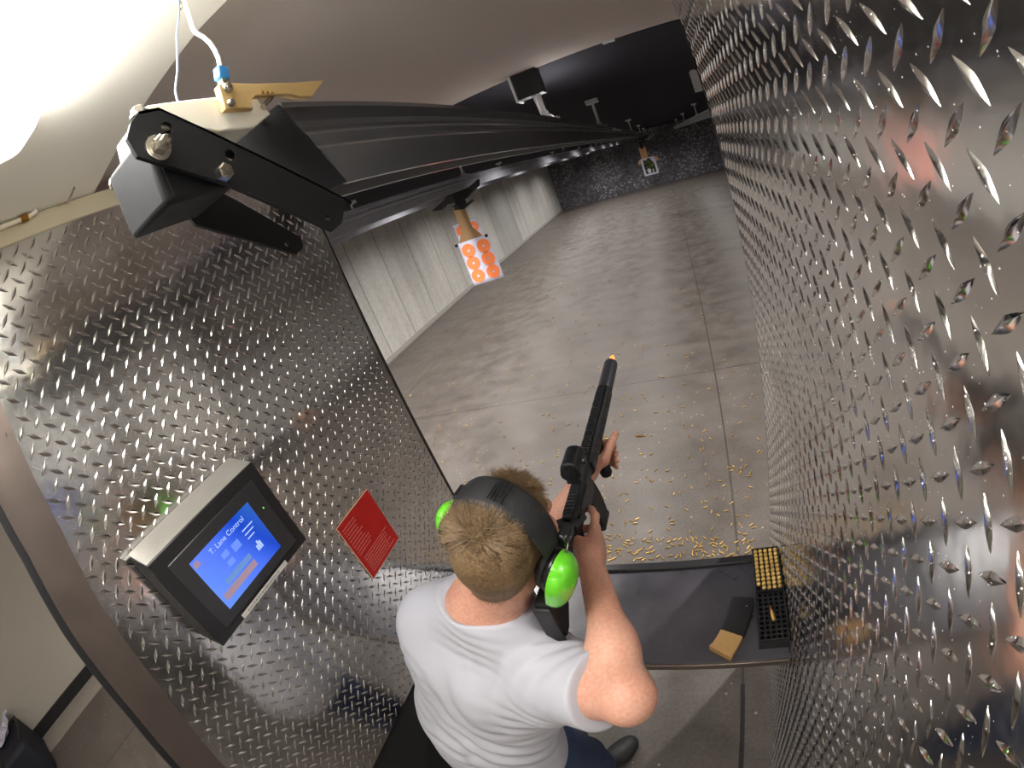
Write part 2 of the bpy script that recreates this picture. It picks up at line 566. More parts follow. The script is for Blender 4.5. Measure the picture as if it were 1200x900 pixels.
def tread_sheet(x, nx, outline, pitch, y0, z0, name, parent, thick, edge=None, material=None):
    """Plate in the plane x with normal nx, its outline in (y, z), lugs on a square lattice."""
    T, TF = lug_template()
    ys = [p[0] for p in outline]
    zs = [p[1] for p in outline]
    i0, i1 = int((min(ys) - y0) / pitch) - 1, int((max(ys) - y0) / pitch) + 1
    j0, j1 = int((min(zs) - z0) / pitch) - 1, int((max(zs) - z0) / pitch) + 1

    def inside(y, z, m=0.012):
        if edge is not None:
            return edge(z) + m < y < max(ys) - m and min(zs) + m < z < max(zs) - m
        n = len(outline)
        for k in range(n):
            (a, b), (c, d) = outline[k], outline[(k + 1) % n]
            L = math.hypot(c - a, d - b)
            cr = ((c - a) * (z - b) - (d - b) * (y - a)) / L
            if cr < m:
                return False
        return True
    V, F = [], []
    n = 0
    for i in range(i0, i1 + 1):
        for j in range(j0, j1 + 1):
            for o, sg in ((0.0, 1), (0.5, -1)):
                cy, cz = y0 + (i + o) * pitch, z0 + (j + o) * pitch
                if not inside(cy, cz):
                    continue
                a = sg * PI / 4 + random.gauss(0, 0.02)
                ca, sa = math.cos(a), math.sin(a)
                P = np.empty((len(T), 3))
                P[:, 0] = x + nx * T[:, 2]
                P[:, 1] = cy + T[:, 0] * ca - T[:, 1] * sa
                P[:, 2] = cz + T[:, 0] * sa + T[:, 1] * ca
                V.append(P)
                F.append((TF if nx > 0 else TF[:, ::-1]) + n)
                n += len(T)
    mb = MB()
    mb.prism([(x, y, z) for y, z in outline], (-nx * thick, 0, 0))
    # sheet quads only where they stay quads: triangulate by a fan of quads is not needed, keep the sheet as its own polygons
    V = np.concatenate(V)
    F = np.concatenate(F)
    me_v = [tuple(v) for v in V]
    base = origin(parent)
    me = bpy.data.meshes.new(name)
    off = len(me_v)
    faces = [tuple(int(q) for q in f) for f in F] + [tuple(i + off for i in f) for f in mb.f]
    me.from_pydata([tuple(Vector(v) - base) for v in me_v + [tuple(v) for v in mb.v]], [], faces)
    me.shade_smooth()
    me.set_sharp_from_angle(angle=math.radians(35))
    return link(name, me, parent, material or M_tread)


# left divider, its uprange edge leaning
back_edge = [(0.158, 2.573), (0.137, 2.288), (0.097, 2.04), (0.055, 1.872), (0.012, 1.65), (-0.055, 1.385), (-0.14, 0.865)]
dl = thing('lane_divider', 'lane divider of tread plate carrying the lane control screen and the red sign', 'partition', (XL - 0.03, 0.6, 0))
tread_sheet(XL, 1, [(-0.14, 0.865), (YF_L - 0.012, 0.865), (YF_L - 0.012, 2.573), (0.158, 2.573), (0.137, 2.288), (0.097, 2.04), (0.055, 1.872), (0.012, 1.65), (-0.055, 1.385)], 0.0408, 0.468, 2.3942, 'tread_plate', dl, 0.05,
            edge=lambda z: float(np.interp(z, [p[1] for p in back_edge[::-1]], [p[0] for p in back_edge[::-1]])))
mb = MB()
for (y, z), (y2, z2) in zip(back_edge[:-1], back_edge[1:]):
    w = 0.088
    mb.hexa([(XL - 0.055, y - w, z), (XL + 0.006, y - w, z), (XL + 0.006, y, z), (XL - 0.055, y, z),
             (XL - 0.055, y2 - w, z2), (XL + 0.006, y2 - w, z2), (XL + 0.006, y2, z2), (XL - 0.055, y2, z2)])
tag(mb.build('end_trim', M_bronze, dl, smooth=30), 'leaning bronze-brown end trim')
mb = MB()
for (y, z), (y2, z2) in zip(back_edge[:-1], back_edge[1:]):
    mb.hexa([(XL - 0.05, y - 0.104, z), (XL - 0.01, y - 0.104, z), (XL - 0.01, y - 0.088, z), (XL - 0.05, y - 0.088, z),
             (XL - 0.05, y2 - 0.104, z2), (XL - 0.01, y2 - 0.104, z2), (XL - 0.01, y2 - 0.088, z2), (XL - 0.05, y2 - 0.088, z2)])
tag(mb.build('edge_gasket', M_black, dl, smooth=30), 'black rubber edge strip')
MB().box(XL - 0.055, XL + 0.003, YF_L - 0.012, YF_L, 0.0, 2.573).build('front_edge', M_edge, dl, bevel=0.002)
MB().box(XL - 0.06, XL + 0.006, 0.0, YF_L, 2.573, 2.618).build('top_cap', M_cap, dl, bevel=0.002)
tag(MB().box(XL - 0.05, XL - 0.012, -0.14, YF_L - 0.012, 0.0, 0.865).build('kick_panel', M_black, dl), 'black kick panel below the tread plate')
# right divider
dr = thing('lane_divider', 'speckled tread plate lane divider along the right of the shooting bench', 'partition', (XR + 0.03, 0.4, 0))
tread_sheet(XR, -1, [(-0.75, 0.0), (YF_R - 0.01, 0.0), (YF_R - 0.01, 2.6), (-0.75, 2.6)], 0.0435, 0.2556, 2.1773, 'tread_plate', dr, 0.06, material=M_tread2)
MB().box(XR + 0.0, XR + 0.062, YF_R - 0.01, YF_R, 0.0, 2.6).build('front_edge', M_edge, dr, bevel=0.002)
MB().box(XR - 0.004, XR + 0.064, -0.75, YF_R, 2.6, 2.618).build('top_cap', M_cap, dr, bevel=0.002)

# ------------------------------------------------------------------ bench
m, nt, b = nodes_of('bench_rubber')
tc = N(nt, 'ShaderNodeTexCoord')
nz = N(nt, 'ShaderNodeTexNoise', i_Scale=5.0, i_Detail=8.0, i_Roughness=0.7)
nt.links.new(tc.outputs['Object'], nz.inputs['Vector'])
mp = N(nt, 'ShaderNodeMapping')
mp.inputs['Scale'].default_value = (18, 3, 1)
mp.inputs['Rotation'].default_value = (0, 0, 0.5)
nt.links.new(tc.outputs['Object'], mp.inputs['Vector'])
sc_ = N(nt, 'ShaderNodeTexNoise', i_Scale=9.0, i_Detail=3.0)
nt.links.new(mp.outputs[0], sc_.inputs['Vector'])
scr = mth(nt, 'MULTIPLY', mth(nt, 'GREATER_THAN', sc_.outputs['Fac'], 0.68), mth(nt, 'GREATER_THAN', nz.outputs['Fac'], 0.5))
c = ramp(nt, nz.outputs['Fac'], [(0.3, (0.040, 0.038, 0.046)), (0.75, (0.085, 0.08, 0.095))])
nt.links.new(mixc(nt, mth(nt, 'MULTIPLY', scr, 0.5), c, (0.13, 0.12, 0.13, 1)), b.inputs['Base Color'])
nt.links.new(ramp(nt, nz.outputs['Fac'], [(0.3, (0.24,) * 3), (0.75, (0.42,) * 3)]), b.inputs['Roughness'])
b.inputs['Specular IOR Level'].default_value = 0.8
M_bench = m
M_lip = mat('black_lip', (0.014, 0.014, 0.016), 0.45, scale=40)
bench = thing('shooting_bench', 'dark shooting bench between the two lane dividers in front of the shooter', 'bench', (-0.46, 0.85, BENCH_Z - 0.03))
MB().box(XL + 0.004, XR - 0.003, 0.655, 1.036, BENCH_Z - 0.028, BENCH_Z).build('bench_top', M_bench, bench, bevel=0.002)
MB().box(XL + 0.004, XR - 0.003, 1.012, 1.044, BENCH_Z - 0.04, BENCH_Z + 0.012).build('front_lip', M_lip, bench, bevel=0.006, seg=3)
tag(MB().box(XL + 0.004, XR - 0.003, 0.647, 0.655, BENCH_Z - 0.026, BENCH_Z + 0.001).build('rear_edge', M_bronze, bench, bevel=0.002), 'dark metal edge strip')
for x0 in (XL + 0.004, XR - 0.043):
    MB().prism([(x0, 0.68, BENCH_Z - 0.028), (x0, 1.0, BENCH_Z - 0.028), (x0, 1.0, BENCH_Z - 0.07), (x0, 0.9, BENCH_Z - 0.07)], (0.04, 0, 0)).build('bracket', M_bsteel, bench)

# ------------------------------------------------------------------ target rails with their ceiling hangers
M_rail = mat('rail_steel', (0.27, 0.27, 0.28), 0.22, 0.75, var=0.06, scale=3, rvar=0.05)
M_galv = mat('galvanised_steel', srgb(190, 190, 194), 0.4, 0.6, scale=25)
M_galv2 = mat('dull_galvanised', srgb(196, 197, 206), 0.36, 0.5, var=0.2, scale=9)
M_hang = mat('white_painted_steel', srgb(206, 205, 208), 0.5, scale=30)
M_zinc = mat('zinc_bolt', srgb(196, 190, 176), 0.28, 1.0, scale=80, var=0.25)
RW = 0.048                                # half width of a rail
RZ0, RZ1 = 2.297, 2.412


def rail_profile():
    r = [(RW - 0.010, 0.020), (RW - 0.008, 0.0), (RW, 0.0), (RW, 0.050), (RW - 0.002, 0.054), (RW - 0.001, 0.058), (RW, 0.070), (RW - 0.004, 0.076), (RW - 0.020, 0.082), (RW - 0.024, 0.090),
         (RW - 0.022, 0.099), (RW - 0.010, 0.105), (RW, 0.108), (RW, 0.115)]
    return r + [(-x, z) for x, z in r[::-1]]


def hanger(x, y, parent, big=False):
    mb = MB()
    if big:
        mb.box(x - 0.080, x + 0.030, y - 0.02, y + 0.058, CEIL_Z - 0.115, CEIL_Z - 0.001)
        h = mb.build('hanger', M_bsteel, parent, bevel=0.002)
        tag(MB().box(x - 0.092, x - 0.0815, y - 0.028, y + 0.062, CEIL_Z - 0.122, CEIL_Z - 0.001).build('side_plate', M_hang, h, bevel=0.001), 'white side plate')
    else:
        mb.box(x - 0.05, x + 0.05, y - 0.045, y + 0.045, CEIL_Z - 0.035, CEIL_Z - 0.001)
        h = mb.build('hanger', M_hang, parent, bevel=0.002)
    mb = MB()
    zt = CEIL_Z - (0.112 if big else 0.034)
    mb.cyl((x + (0.0 if big else 0.0), y, zt), (x, y, RZ1 + 0.01), 0.011, n=10)
    if big:
        mb.cyl((x - 0.025, y + 0.03, zt), (x - 0.012, y + 0.01, RZ1 + 0.03), 0.007, n=8)
    mb.lathe((x, y, RZ1 - 0.001), (0, 0, 1), [(0, 0.034), (0.012, 0.034), (0.03, 0.018), (0.045, 0.016)], 12)
    mb.box(x - 0.05, x + 0.05, y - 0.03, y + 0.03, RZ1 - 0.002, RZ1 + 0.006)
    mb.build('rod', M_hang, h)
    return h


def rail(x, y0, y1, ys, label, near=False, m=None):
    t = thing('target_rail', label, 'rail', (x, y0, RZ0), 'overhead target rails of the lanes')
    mb = MB()
    pr = rail_profile()
    n = len(pr)                      # the end is cut on a slant, the underside set back
    mb.add([(x + px, y0 + 0.092 + (0.115 - pz) * 0.55, RZ0 + pz) for px, pz in pr] + [(x + px, y1, RZ0 + pz) for px, pz in pr],
           [tuple(range(n))[::-1], tuple(range(n, 2 * n))] + [(i, (i + 1) % n, n + (i + 1) % n, n + i) for i in range(n)])
    mb.build('track', m or M_rail, t, smooth=25)
    # bright joint sleeves clamped on the track's shoulders
    for yj in [yy + 0.9 for yy in ys if yy > 3.5]:
        MB().box(x + RW - 0.022, x + RW - 0.001, yj, yj + 0.9, RZ0 + 0.083, RZ0 + 0.1045).build('joint_sleeve', M_galv, t, bevel=0.002)
    mb = MB()
    mb.cyl((x + 0.012, y0 + 0.05, RZ1 - 0.004), (x + 0.012, y1 - 0.1, RZ1 - 0.004), 0.0045, n=6)
    mb.build('drive_cable', M_zinc, t)
    for yy in ys:
        hanger(x, yy, t, big=(near and yy < 3))
    return t


RAIL_X = -0.407
rail(RAIL_X, 0.335, 22.2, (1.985, 3.9, 8.9, 13.8, 18.6, 21.9), 'target rail of the lane in use, ending at the black bracket above the stall', near=True)
rail(-1.69, 0.335, 22.2, (3.95, 8.75, 13.6, 18.5, 21.9), 'target rail of the next lane, above the nearer paper target with six orange circles', m=M_galv2)
rail(-2.97, 0.335, 22.2, (3.95, 8.75, 13.6, 18.5, 21.9), 'target rail nearest the concrete side wall, above the half hidden paper target', m=M_galv2)
rail(0.875, 1.6, 22.2, (6.0, 9.6, 13.8, 18.6), 'target rail beyond the speckled right divider', m=M_galv2)

# little white lane marker under the dark ceiling by the right divider
mb = MB().box(0.395, 0.455, 3.88, 3.92, 2.475, 2.64)
lm = thing('lane_marker', 'small white upright plate hanging from the dark ceiling beside the right divider', 'sign', (0.425, 3.9, 2.475))
mb.build('plate', M_hang, lm, bevel=0.003)
MB().box(0.405, 0.445, 3.885, 3.915, 2.638, 2.65).build('ceiling_clip', M_hang, lm)
# small square fitting on the baffle's front edge
fb = thing('edge_fitting', 'small flat metal fitting at the front edge of the grey ceiling baffle', 'fitting', (-0.06, 1.96, 2.64))
MB().box(-0.085, -0.035, 1.935, 1.968, 2.634, 2.646).build('plate', M_hang, fb, bevel=0.001)
MB().cyl((-0.06, 1.95, 2.634), (-0.06, 1.95, 2.631), 0.004, n=8).build('screw', M_zinc, fb)

# ------------------------------------------------------------------ end bracket of the near rail
BX = RAIL_X + RW + 0.006                   # outer face of the right bar
br = thing('rail_end_bracket', 'black steel bracket with boxed motor closing the end of the near target rail', 'bracket', (RAIL_X, 0.3, 2.35))


def hexbolt(mb, c, d, r, washer=True, stud=0.0):
    c, d = Vector(c), Vector(d).normalized()
    h = 0.0
    if washer:
        mb.lathe(c, d, [(0, r * 1.42), (0.0022, r * 1.42), (0.0026, r * 1.3)], 24)
        h = 0.0025
    p = c + d * h
    mb.lathe(p, d, [(0, r), (r * 0.85, r), (r * 0.98, r * 0.82)], 6)
    if stud:
        mb.lathe(p + d * r * 0.95, d, [(0, r * 0.52), (stud, r * 0.52), (stud + 0.001, r * 0.4)], 16)


bar = [(0.2200, 2.3907), (0.2286, 2.4043), (0.2400, 2.4140), (0.2614, 2.4154), (0.3073, 2.3843), (0.4735, 2.2709), (0.4643, 2.2624), (0.4515, 2.2618), (0.4402, 2.2499), (0.4194, 2.2449), (0.3022, 2.3280), (0.2348, 2.3657), (0.2236, 2.3723)]


def holed_bar(x, pts, holes, t, name, label):
    """Plate in plane x with round holes, triangulated by bmesh."""
    bm = bmesh.new()
    o = [bm.verts.new((x, y, z)) for y, z in pts]
    es = [bm.edges.new((o[i], o[(i + 1) % len(o)])) for i in range(len(o))]
    for hy, hz, hr in holes:
        c = [bm.verts.new((x, hy + hr * math.cos(q), hz + hr * math.sin(q))) for q in [2 * PI * k / 20 for k in range(20)]]
        es += [bm.edges.new((c[i], c[(i + 1) % 20])) for i in range(20)]
    r = bmesh.ops.triangle_fill(bm, use_beauty=True, use_dissolve=False, edges=es)
    fs = [f for f in r['geom'] if isinstance(f, bmesh.types.BMFace)]
    ex = bmesh.ops.extrude_face_region(bm, geom=fs)
    bmesh.ops.translate(bm, vec=(-t, 0, 0), verts=[v for v in ex['geom'] if isinstance(v, bmesh.types.BMVert)])
    bmesh.ops.recalc_face_normals(bm, faces=bm.faces)
    bmesh.ops.translate(bm, vec=-origin(br), verts=bm.verts)
    me = bpy.data.meshes.new(name)
    bm.to_mesh(me)
    bm.free()
    me.shade_smooth()
    me.set_sharp_from_angle(angle=math.radians(35))
    return link(name, me, br, M_bsteel)


p = holed_bar(BX, bar, [(0.2630, 2.3938, 0.0062), (0.3212, 2.3550, 0.0062), (0.4085 + 0.012, 2.2612, 0.004)], 0.005, 'side_bar', None)
mb = MB()       # folded upper flange of the bar
mb.prism([(BX, 0.2400, 2.4140), (BX, 0.2614, 2.4154), (BX, 0.3073, 2.3843), (BX, 0.4735, 2.2709), (BX, 0.4735, 2.2679), (BX, 0.3073, 2.3813), (BX, 0.2614, 2.4122), (BX, 0.2400, 2.4110)], (-0.022, 0, 0))
mb.build('flange', M_bsteel, p)
mb = MB()
hexbolt(mb, (BX, 0.2455, 2.3755), (1, 0, 0), 0.0088, True, 0.006)
mb.build('bolt', M_zinc, br, smooth=25)
mb = MB()
hexbolt(mb, (BX, 0.3030, 2.3375), (1, 0, 0), 0.0088, False)
mb.build('bolt', M_zinc, br, smooth=25)
mb = MB()
hexbolt(mb, (BX - 0.012, 0.2480, 2.4155), (0, 0, 1), 0.007, True)
mb.build('bolt', M_zinc, br, smooth=25)
bx2 = RAIL_X - RW - 0.002
lo = [(0.318, 2.345), (0.3262, 2.3222), (0.4548, 2.2416), (0.4714, 2.2466), (0.4758, 2.2607), (0.3977, 2.3342), (0.36, 2.365), (0.318, 2.385)]
holed_bar(bx2, lo, [(0.4454, 2.2595, 0.0033)], 0.005, 'side_bar', None)
# cover over the slanted end of the rail, and the motor box
ce = [(0.335 + 0.092 - 0.0045 - (RZ1 - RZ0) * 0.0, RZ1 - 0.002), (0.335 + 0.092 + 0.115 * 0.55 - 0.0045, RZ0 + 0.002)]
MB().prism([(RAIL_X - RW + 0.001, ce[0][0], ce[0][1]), (RAIL_X - RW + 0.001, ce[1][0], ce[1][1]), (RAIL_X - RW + 0.001, ce[1][0] + 0.003, ce[1][1]), (RAIL_X - RW + 0.001, ce[0][0] + 0.003, ce[0][1])], (2 * RW - 0.002, 0, 0)).build('cover_plate', M_bsteel, br)
mbx = MB().box(-0.4530, -0.3665, 0.243, 0.330, 2.3275, 2.4000)
mo = mbx.build('motor_box', M_bsteel, br, bevel=0.006, seg=3)
MB().box(-0.3670, -0.3655, 0.2515, 0.2530, 2.335, 2.395).build('seam', M_edge, mo)
mb = MB()
hexbolt(mb, (-0.4530, 0.252, 2.392), (-1, -0.2, 0.1), 0.006, True)
mb.build('bolt', M_zinc, br, smooth=25)

# ------------------------------------------------------------------ white stop block on the rail with its tan switch lever
M_nylon = mat('white_nylon', srgb(244, 238, 220), 0.35, var=0.03, scale=10, sss=0.15)
M_brasseye = mat('brass_eyelet', srgb(200, 150, 70), 0.3, 1.0)
M_tan = mat('tan_phenolic', srgb(188, 158, 104), 0.55, var=0.08, scale=20)
M_blue = mat('blue_plastic', srgb(52, 128, 190), 0.35, var=0.08)
sb = thing('stop_block', 'white plastic block on top of the near rail carrying a tan switch lever', 'switch', (-0.43, 0.4, RZ1))
NBX = -0.362
nb = [at(px, py, 0, NBX) for px, py in ((172, 123), (262, 112.5), (291, 116), (296, 113), (300, 113.5), (309, 125), (318, 133), (299, 149), (256, 154), (230, 150), (178, 150))]
MB().prism([(NBX, v.y, v.z) for v in nb], (-0.075, 0, 0)).build('block', M_nylon, sb, bevel=0.002, seg=3)
LVX = -0.3515
lv = [at(*v, 0, LVX) for v in ((256, 99), (268, 97), (297, 98), (340, 97), (380, 94), (366, 113), (352, 113), (338, 110), (300, 112), (294, 118), (297, 126), (265, 128))]
MB().prism([(LVX, v.y, v.z) for v in lv], (-0.009, 0, 0)).build('lever', M_tan, sb, bevel=0.001)
for px, py, r, xx in ((266, 103, 0.0060, LVX), (270, 121, 0.0050, LVX), (292, 129, 0.0026, -0.3615), (308, 126, 0.0034, -0.3615)):
    v = at(px, py, 0, xx)
    MB().lathe((xx, v.y, v.z), (1, 0, 0), [(0, r), (0.002, r), (0.0042, r * 0.75), (0.005, r * 0.3)], 18).build('screw', M_zinc, sb)
v0, v1 = at(309, 125, 0, -0.357), at(320, 111, 0, -0.357)
MB().cyl(v0, v1, 0.0032, n=12).build('contact_pin', M_zinc, sb)
for px in (308, 314, 319):
    v = at(px, 108.5, 0, LVX)
    MB().lathe((LVX, v.y, v.z), (1, 0, 0), [(0, 0.0018), (0.0008, 0.0018)], 10).build('drill_mark', M_brasseye, sb)
v = at(259.5, 87, 0, -0.358)
MB().obox(v, (0.0055, 0, 0), (0, 0.0065, -0.002), (0, 0.0018, 0.0075)).build('connector', M_blue, sb, bevel=0.0015)
v2 = at(262.5, 95, 0, -0.358)
MB().obox(v2, (0.004, 0, 0), (0, 0.005, -0.001), (0, 0.0012, 0.004)).build('connector_tip', M_zinc, sb)

wc = thing('white_cable', 'white cable hanging from the bright ceiling to the blue connector', 'cable', (-0.43, 0.47, 2.6))
path = [v + Vector((0, 0.000, 0.007))] + [at(px, py, 0, xx) for px, py, xx in ((257.5, 76, -0.359), (256, 68, -0.360), (252, 59, -0.361), (246, 50, -0.362), (238, 43, -0.363), (229, 38, -0.364), (226, 33, -0.364))]
path.append(Vector((path[-1].x, path[-1].y + 0.002, 2.6205)) if path[-1].z < 2.61 else path[-1])
MB().tube(path, 0.0026, 10).build('cord', mat('white_pvc', srgb(232, 230, 226), 0.4), wc)
MB().cyl((path[-1].x, path[-1].y, 2.6175), (path[-1].x, path[-1].y, 2.6215), 0.006, n=14).build('grommet', M_hang, wc)
gw = thing('grey_wire', 'thin blue-grey wire dropping from the bright ceiling behind the white block', 'wire', (-0.44, 0.42, 2.6))
path = [(-0.43, 0.345, 2.455), (-0.435, 0.352, 2.48), (-0.43, 0.361, 2.505), (-0.425, 0.366, 2.53), (-0.43, 0.378, 2.56), (-0.432, 0.392, 2.59), (-0.43, 0.400, 2.621)]
MB().tube(path, 0.0014, 8).build('strand', mat('grey_pvc', srgb(120, 132, 160), 0.4), gw)
MB().tube([(-0.43, 0.392, 2.597), (-0.433, 0.398, 2.601), (-0.43, 0.403, 2.606), (-0.427, 0.397, 2.610)], 0.0016, 8).build('twist', M_zinc, gw)

# ------------------------------------------------------------------ strip lamp over the stall
m, nt, b = nodes_of('lit_lens')
b.inputs['Base Color'].default_value = (0.9, 0.88, 0.82, 1)
b.inputs['Emission Color'].default_value = (1.0, 0.985, 0.95, 1)
b.inputs['Emission Strength'].default_value = LENS_EMIT
b.inputs['Roughness'].default_value = 0.4
M_lens = m
M_lenscap = mat('cream_lens_end', srgb(226, 214, 176), 0.35, var=0.05, scale=20, emit=(1.0, 0.93, 0.76, 1), es=3.0)
cl = thing('ceiling_light', 'bright strip light with rounded white lens on the ceiling over the stall', 'lamp', (-0.3, 0.1, 2.62))
prof = [(-0.10, 2.619), (-0.105, 2.585), (-0.09, 2.566), (-0.05, 2.556), (0.10, 2.552), (0.20, 2.554), (0.245, 2.563), (0.268, 2.585), (0.272, 2.619)]
MB().prism([(-0.655, y, z) for y, z in prof], (0.36, 0, 0)).build('lens', M_lens, cl, smooth=50)
mb = MB()
n = len(prof)
ring = []
for k in range(11):
    a = PI / 2 * k / 10
    s, sc2 = 0.070 * math.sin(a), 0.35 + 0.65 * math.cos(a) ** 0.8 if k < 10 else 0.35
    ring.append([(-0.655 - s, 0.084 + (y - 0.084) * sc2, 2.619 + (z - 2.619) * sc2) for y, z in prof])
vs = [q for r in ring for q in r]
fs = [(i * n + k, i * n + k + 1, (i + 1) * n + k + 1, (i + 1) * n + k) for i in range(len(ring) - 1) for k in range(n - 1)]
fs.append(tuple((len(ring) - 1) * n + k for k in range(n)))
mb.add(vs, fs)
mb.build('end_cap', M_lenscap, cl, smooth=50)
# conduit in the corner of ceiling and divider
co = thing('conduit', 'thin pipe with brass couplings along the top of the left divider', 'pipe', (XL + 0.02, 0.3, 2.61))
MB().tube([(XL + 0.016, 0.02, 2.611), (XL + 0.016, 0.36, 2.611), (XL + 0.022, 0.375, 2.616)], 0.0055, 10).build('pipe', M_nylon, co)
mb = MB()
mb.cyl((XL + 0.016, 0.335, 2.611), (XL + 0.016, 0.352, 2.611), 0.0085, n=6)
tag(mb.build('coupling', mat('brass', srgb(176, 128, 58), 0.3, 1.0), co, smooth=20), 'brass pipe coupling')
mb = MB()
for k in range(1):
    mb.tube([(XL + 0.02, 0.425 + 0.012 * k, 2.612), (XL + 0.045 + 0.008 * (k % 2), 0.44 + 0.010 * k, 2.600), (XL + 0.075, 0.455 + 0.006 * k, 2.619)], 0.0024, 6)
mb.build('cable_tails', M_zinc, co)

# ------------------------------------------------------------------ lane control screen on the left divider
def MYZ(p, s=1.0):
    """Text matrix on a face looking along +x: reading direction +y, up +z."""
    return Matrix(((0, 0, 1, p[0]), (1, 0, 0, p[1]), (0, 1, 0, p[2]), (0, 0, 0, 1)))


M_pblack = mat('black_powder_coat', (0.010, 0.010, 0.011), 0.42, var=0.3, scale=70)
M_bezel = mat('grey_black_bezel', (0.022, 0.022, 0.024), 0.35, var=0.2, scale=60)
M_silver = mat('brushed_housing', srgb(176, 172, 164), 0.4, 0.5, scale=22)
PX = XL + 0.095
lc = thing('control_screen', 'black lane control screen box with lit blue display on the left divider', 'screen', (XL, 0.35, 1.75))
q = {k: at(*v, 0, PX) for k, v in dict(tr=(295, 541), br=(360, 632), bl=(262, 757), tl=(172, 665)).items()}
y0, y1 = (q['tl'].y + q['bl'].y) / 2, (q['tr'].y + q['br'].y) / 2
z0, z1 = (q['bl'].z + q['br'].z) / 2, (q['tl'].z + q['tr'].z) / 2
# rear shell flares a little toward the divider at the top
mb = MB().hexa([(XL + 0.0028, y0 - 0.002, z0 + 0.012), (PX, y0, z0), (PX, y1, z0), (XL + 0.0028, y1 + 0.002, z0 + 0.012),
                (XL + 0.0028, y0 - 0.002, z1 + 0.016), (PX, y0, z1), (PX, y1, z1), (XL + 0.0028, y1 + 0.002, z1 + 0.016)])
hs = mb.build('housing', M_pblack, lc, bevel=0.002)
tag(MB().hexa([(XL + 0.0028, y0 + 0.001, z1 + 0.0158), (PX - 0.003, y0 + 0.002, z1 + 0.0003), (PX - 0.003, y1 - 0.002, z1 + 0.0003), (XL + 0.0028, y1 - 0.001, z1 + 0.0158),
         (XL + 0.0028, y0 + 0.001, z1 + 0.0185), (PX - 0.003, y0 + 0.002, z1 + 0.0022), (PX - 0.003, y1 - 0.002, z1 + 0.0022), (XL + 0.0028, y1 - 0.001, z1 + 0.0185)]).build('top_sheet', M_silver, lc), 'silver top of the housing')
tag(MB().box(XL + 0.0028, XL + 0.022, y0 - 0.014, y0 + 0.0, z1 + 0.0165, z1 + 0.0185).build('mounting_tab', M_silver, lc), 'silver mounting tab')
bz = [at(*v, 0, PX) for v in ((295, 562), (346, 633), (266, 738), (195, 663))]
by0, by1 = (bz[3].y + bz[2].y) / 2, (bz[0].y + bz[1].y) / 2
bz0, bz1 = (bz[2].z + bz[1].z) / 2, (bz[0].z + bz[3].z) / 2
MB().box(PX - 0.001, PX + 0.004, by0, by1, bz0, bz1).build('bezel', M_bezel, lc, bevel=0.0025)
FX = PX + 0.0044
d = [at(*v, 0, FX) for v in ((290, 589), (329.6, 640), (269.6, 713.6), (221, 660.6))]
dy0, dy1 = (d[3].y + d[2].y) / 2, (d[0].y + d[1].y) / 2
dz0, dz1 = (d[2].z + d[1].z) / 2, (d[0].z + d[3].z) / 2
m, nt, b = nodes_of('blue_display')
tc = N(nt, 'ShaderNodeTexCoord')
se = N(nt, 'ShaderNodeSeparateXYZ')
nt.links.new(tc.outputs['Generated'], se.inputs[0])
u, v = se.outputs[1], se.outputs[2]
c = ramp(nt, mth(nt, 'ADD', mth(nt, 'MULTIPLY', u, 0.8), mth(nt, 'MULTIPLY', v, 0.25)), [(0.1, (0.12, 0.28, 1.0)), (0.55, (0.06, 0.17, 0.95)), (0.8, (0.0, 0.06, 0.62)), (1.0, (0.02, 0.12, 0.55))])
b.inputs['Base Color'].default_value = (0.01, 0.01, 0.02, 1)
b.inputs['Roughness'].default_value = 0.12
nt.links.new(c, b.inputs['Emission Color'])
b.inputs['Emission Strength'].default_value = 0.85
sc_o = MB().box(FX - 0.001, FX, dy0, dy1, dz0, dz1).build('display', m, lc, smooth=0)
dw, dh = dy1 - dy0, dz1 - dz0


def glow(name, col, es):
    return mat(name, (0.02, 0.02, 0.02), 0.3, emit=tuple(col) + (1,), es=es)


G_txt = glow('screen_text', (0.45, 0.62, 1.0), 0.9)
G_pale = glow('screen_pale', (0.14, 0.28, 1.0), 0.9)
G_org = glow('screen_orange', (0.42, 0.28, 0.36), 0.75)
G_grn = glow('screen_green', (0.14, 0.30, 0.70), 0.8)
text_mesh('heading', 'T. Lane Control', dh * 0.125, MYZ((FX + 0.0003, dy0 + dw * 0.26, dz0 + dh * 0.83)), G_txt, sc_o)


def btn(u0, u1, v0, v1, mt, nm='button'):
    return MB().box(FX, FX + 0.0004, dy0 + dw * u0, dy0 + dw * u1, dz0 + dh * v0, dz0 + dh * v1).build(nm, mt, sc_o, smooth=0)


btn(0.02, 0.10, 0.86, 0.95, G_org)
btn(0.34, 0.44, 0.62, 0.72, G_pale)
btn(0.34, 0.44, 0.46, 0.56, G_pale)
btn(0.50, 0.62, 0.56, 0.70, G_pale)
btn(0.18, 0.62, 0.28, 0.38, G_grn)
btn(0.14, 0.62, 0.12, 0.24, G_org)
btn(0.05, 0.17, 0.12, 0.24, G_org)
mb = MB()
for k in range(3):
    mb.box(FX, FX + 0.0004, dy0 + dw * 0.72, dy0 + dw * (0.9 - 0.03 * k), dz0 + dh * (0.70 - 0.08 * k), dz0 + dh * (0.72 - 0.08 * k))
mb.build('status_lines', G_txt, sc_o, smooth=0)
mb = MB()
for a, bb, h in ((0.74, 0.77, 0.10), (0.775, 0.80, 0.16), (0.805, 0.83, 0.13)):
    mb.box(FX, FX + 0.0004, dy0 + dw * a, dy0 + dw * bb, dz0 + dh * 0.26, dz0 + dh * (0.26 + h))
mb.build('hand_icon', G_txt, sc_o, smooth=0)
s4 = [at(*v, 0, FX) for v in ((335, 657), (337, 661), (286, 725), (282.6, 720))]
LX = FX + 0.0006
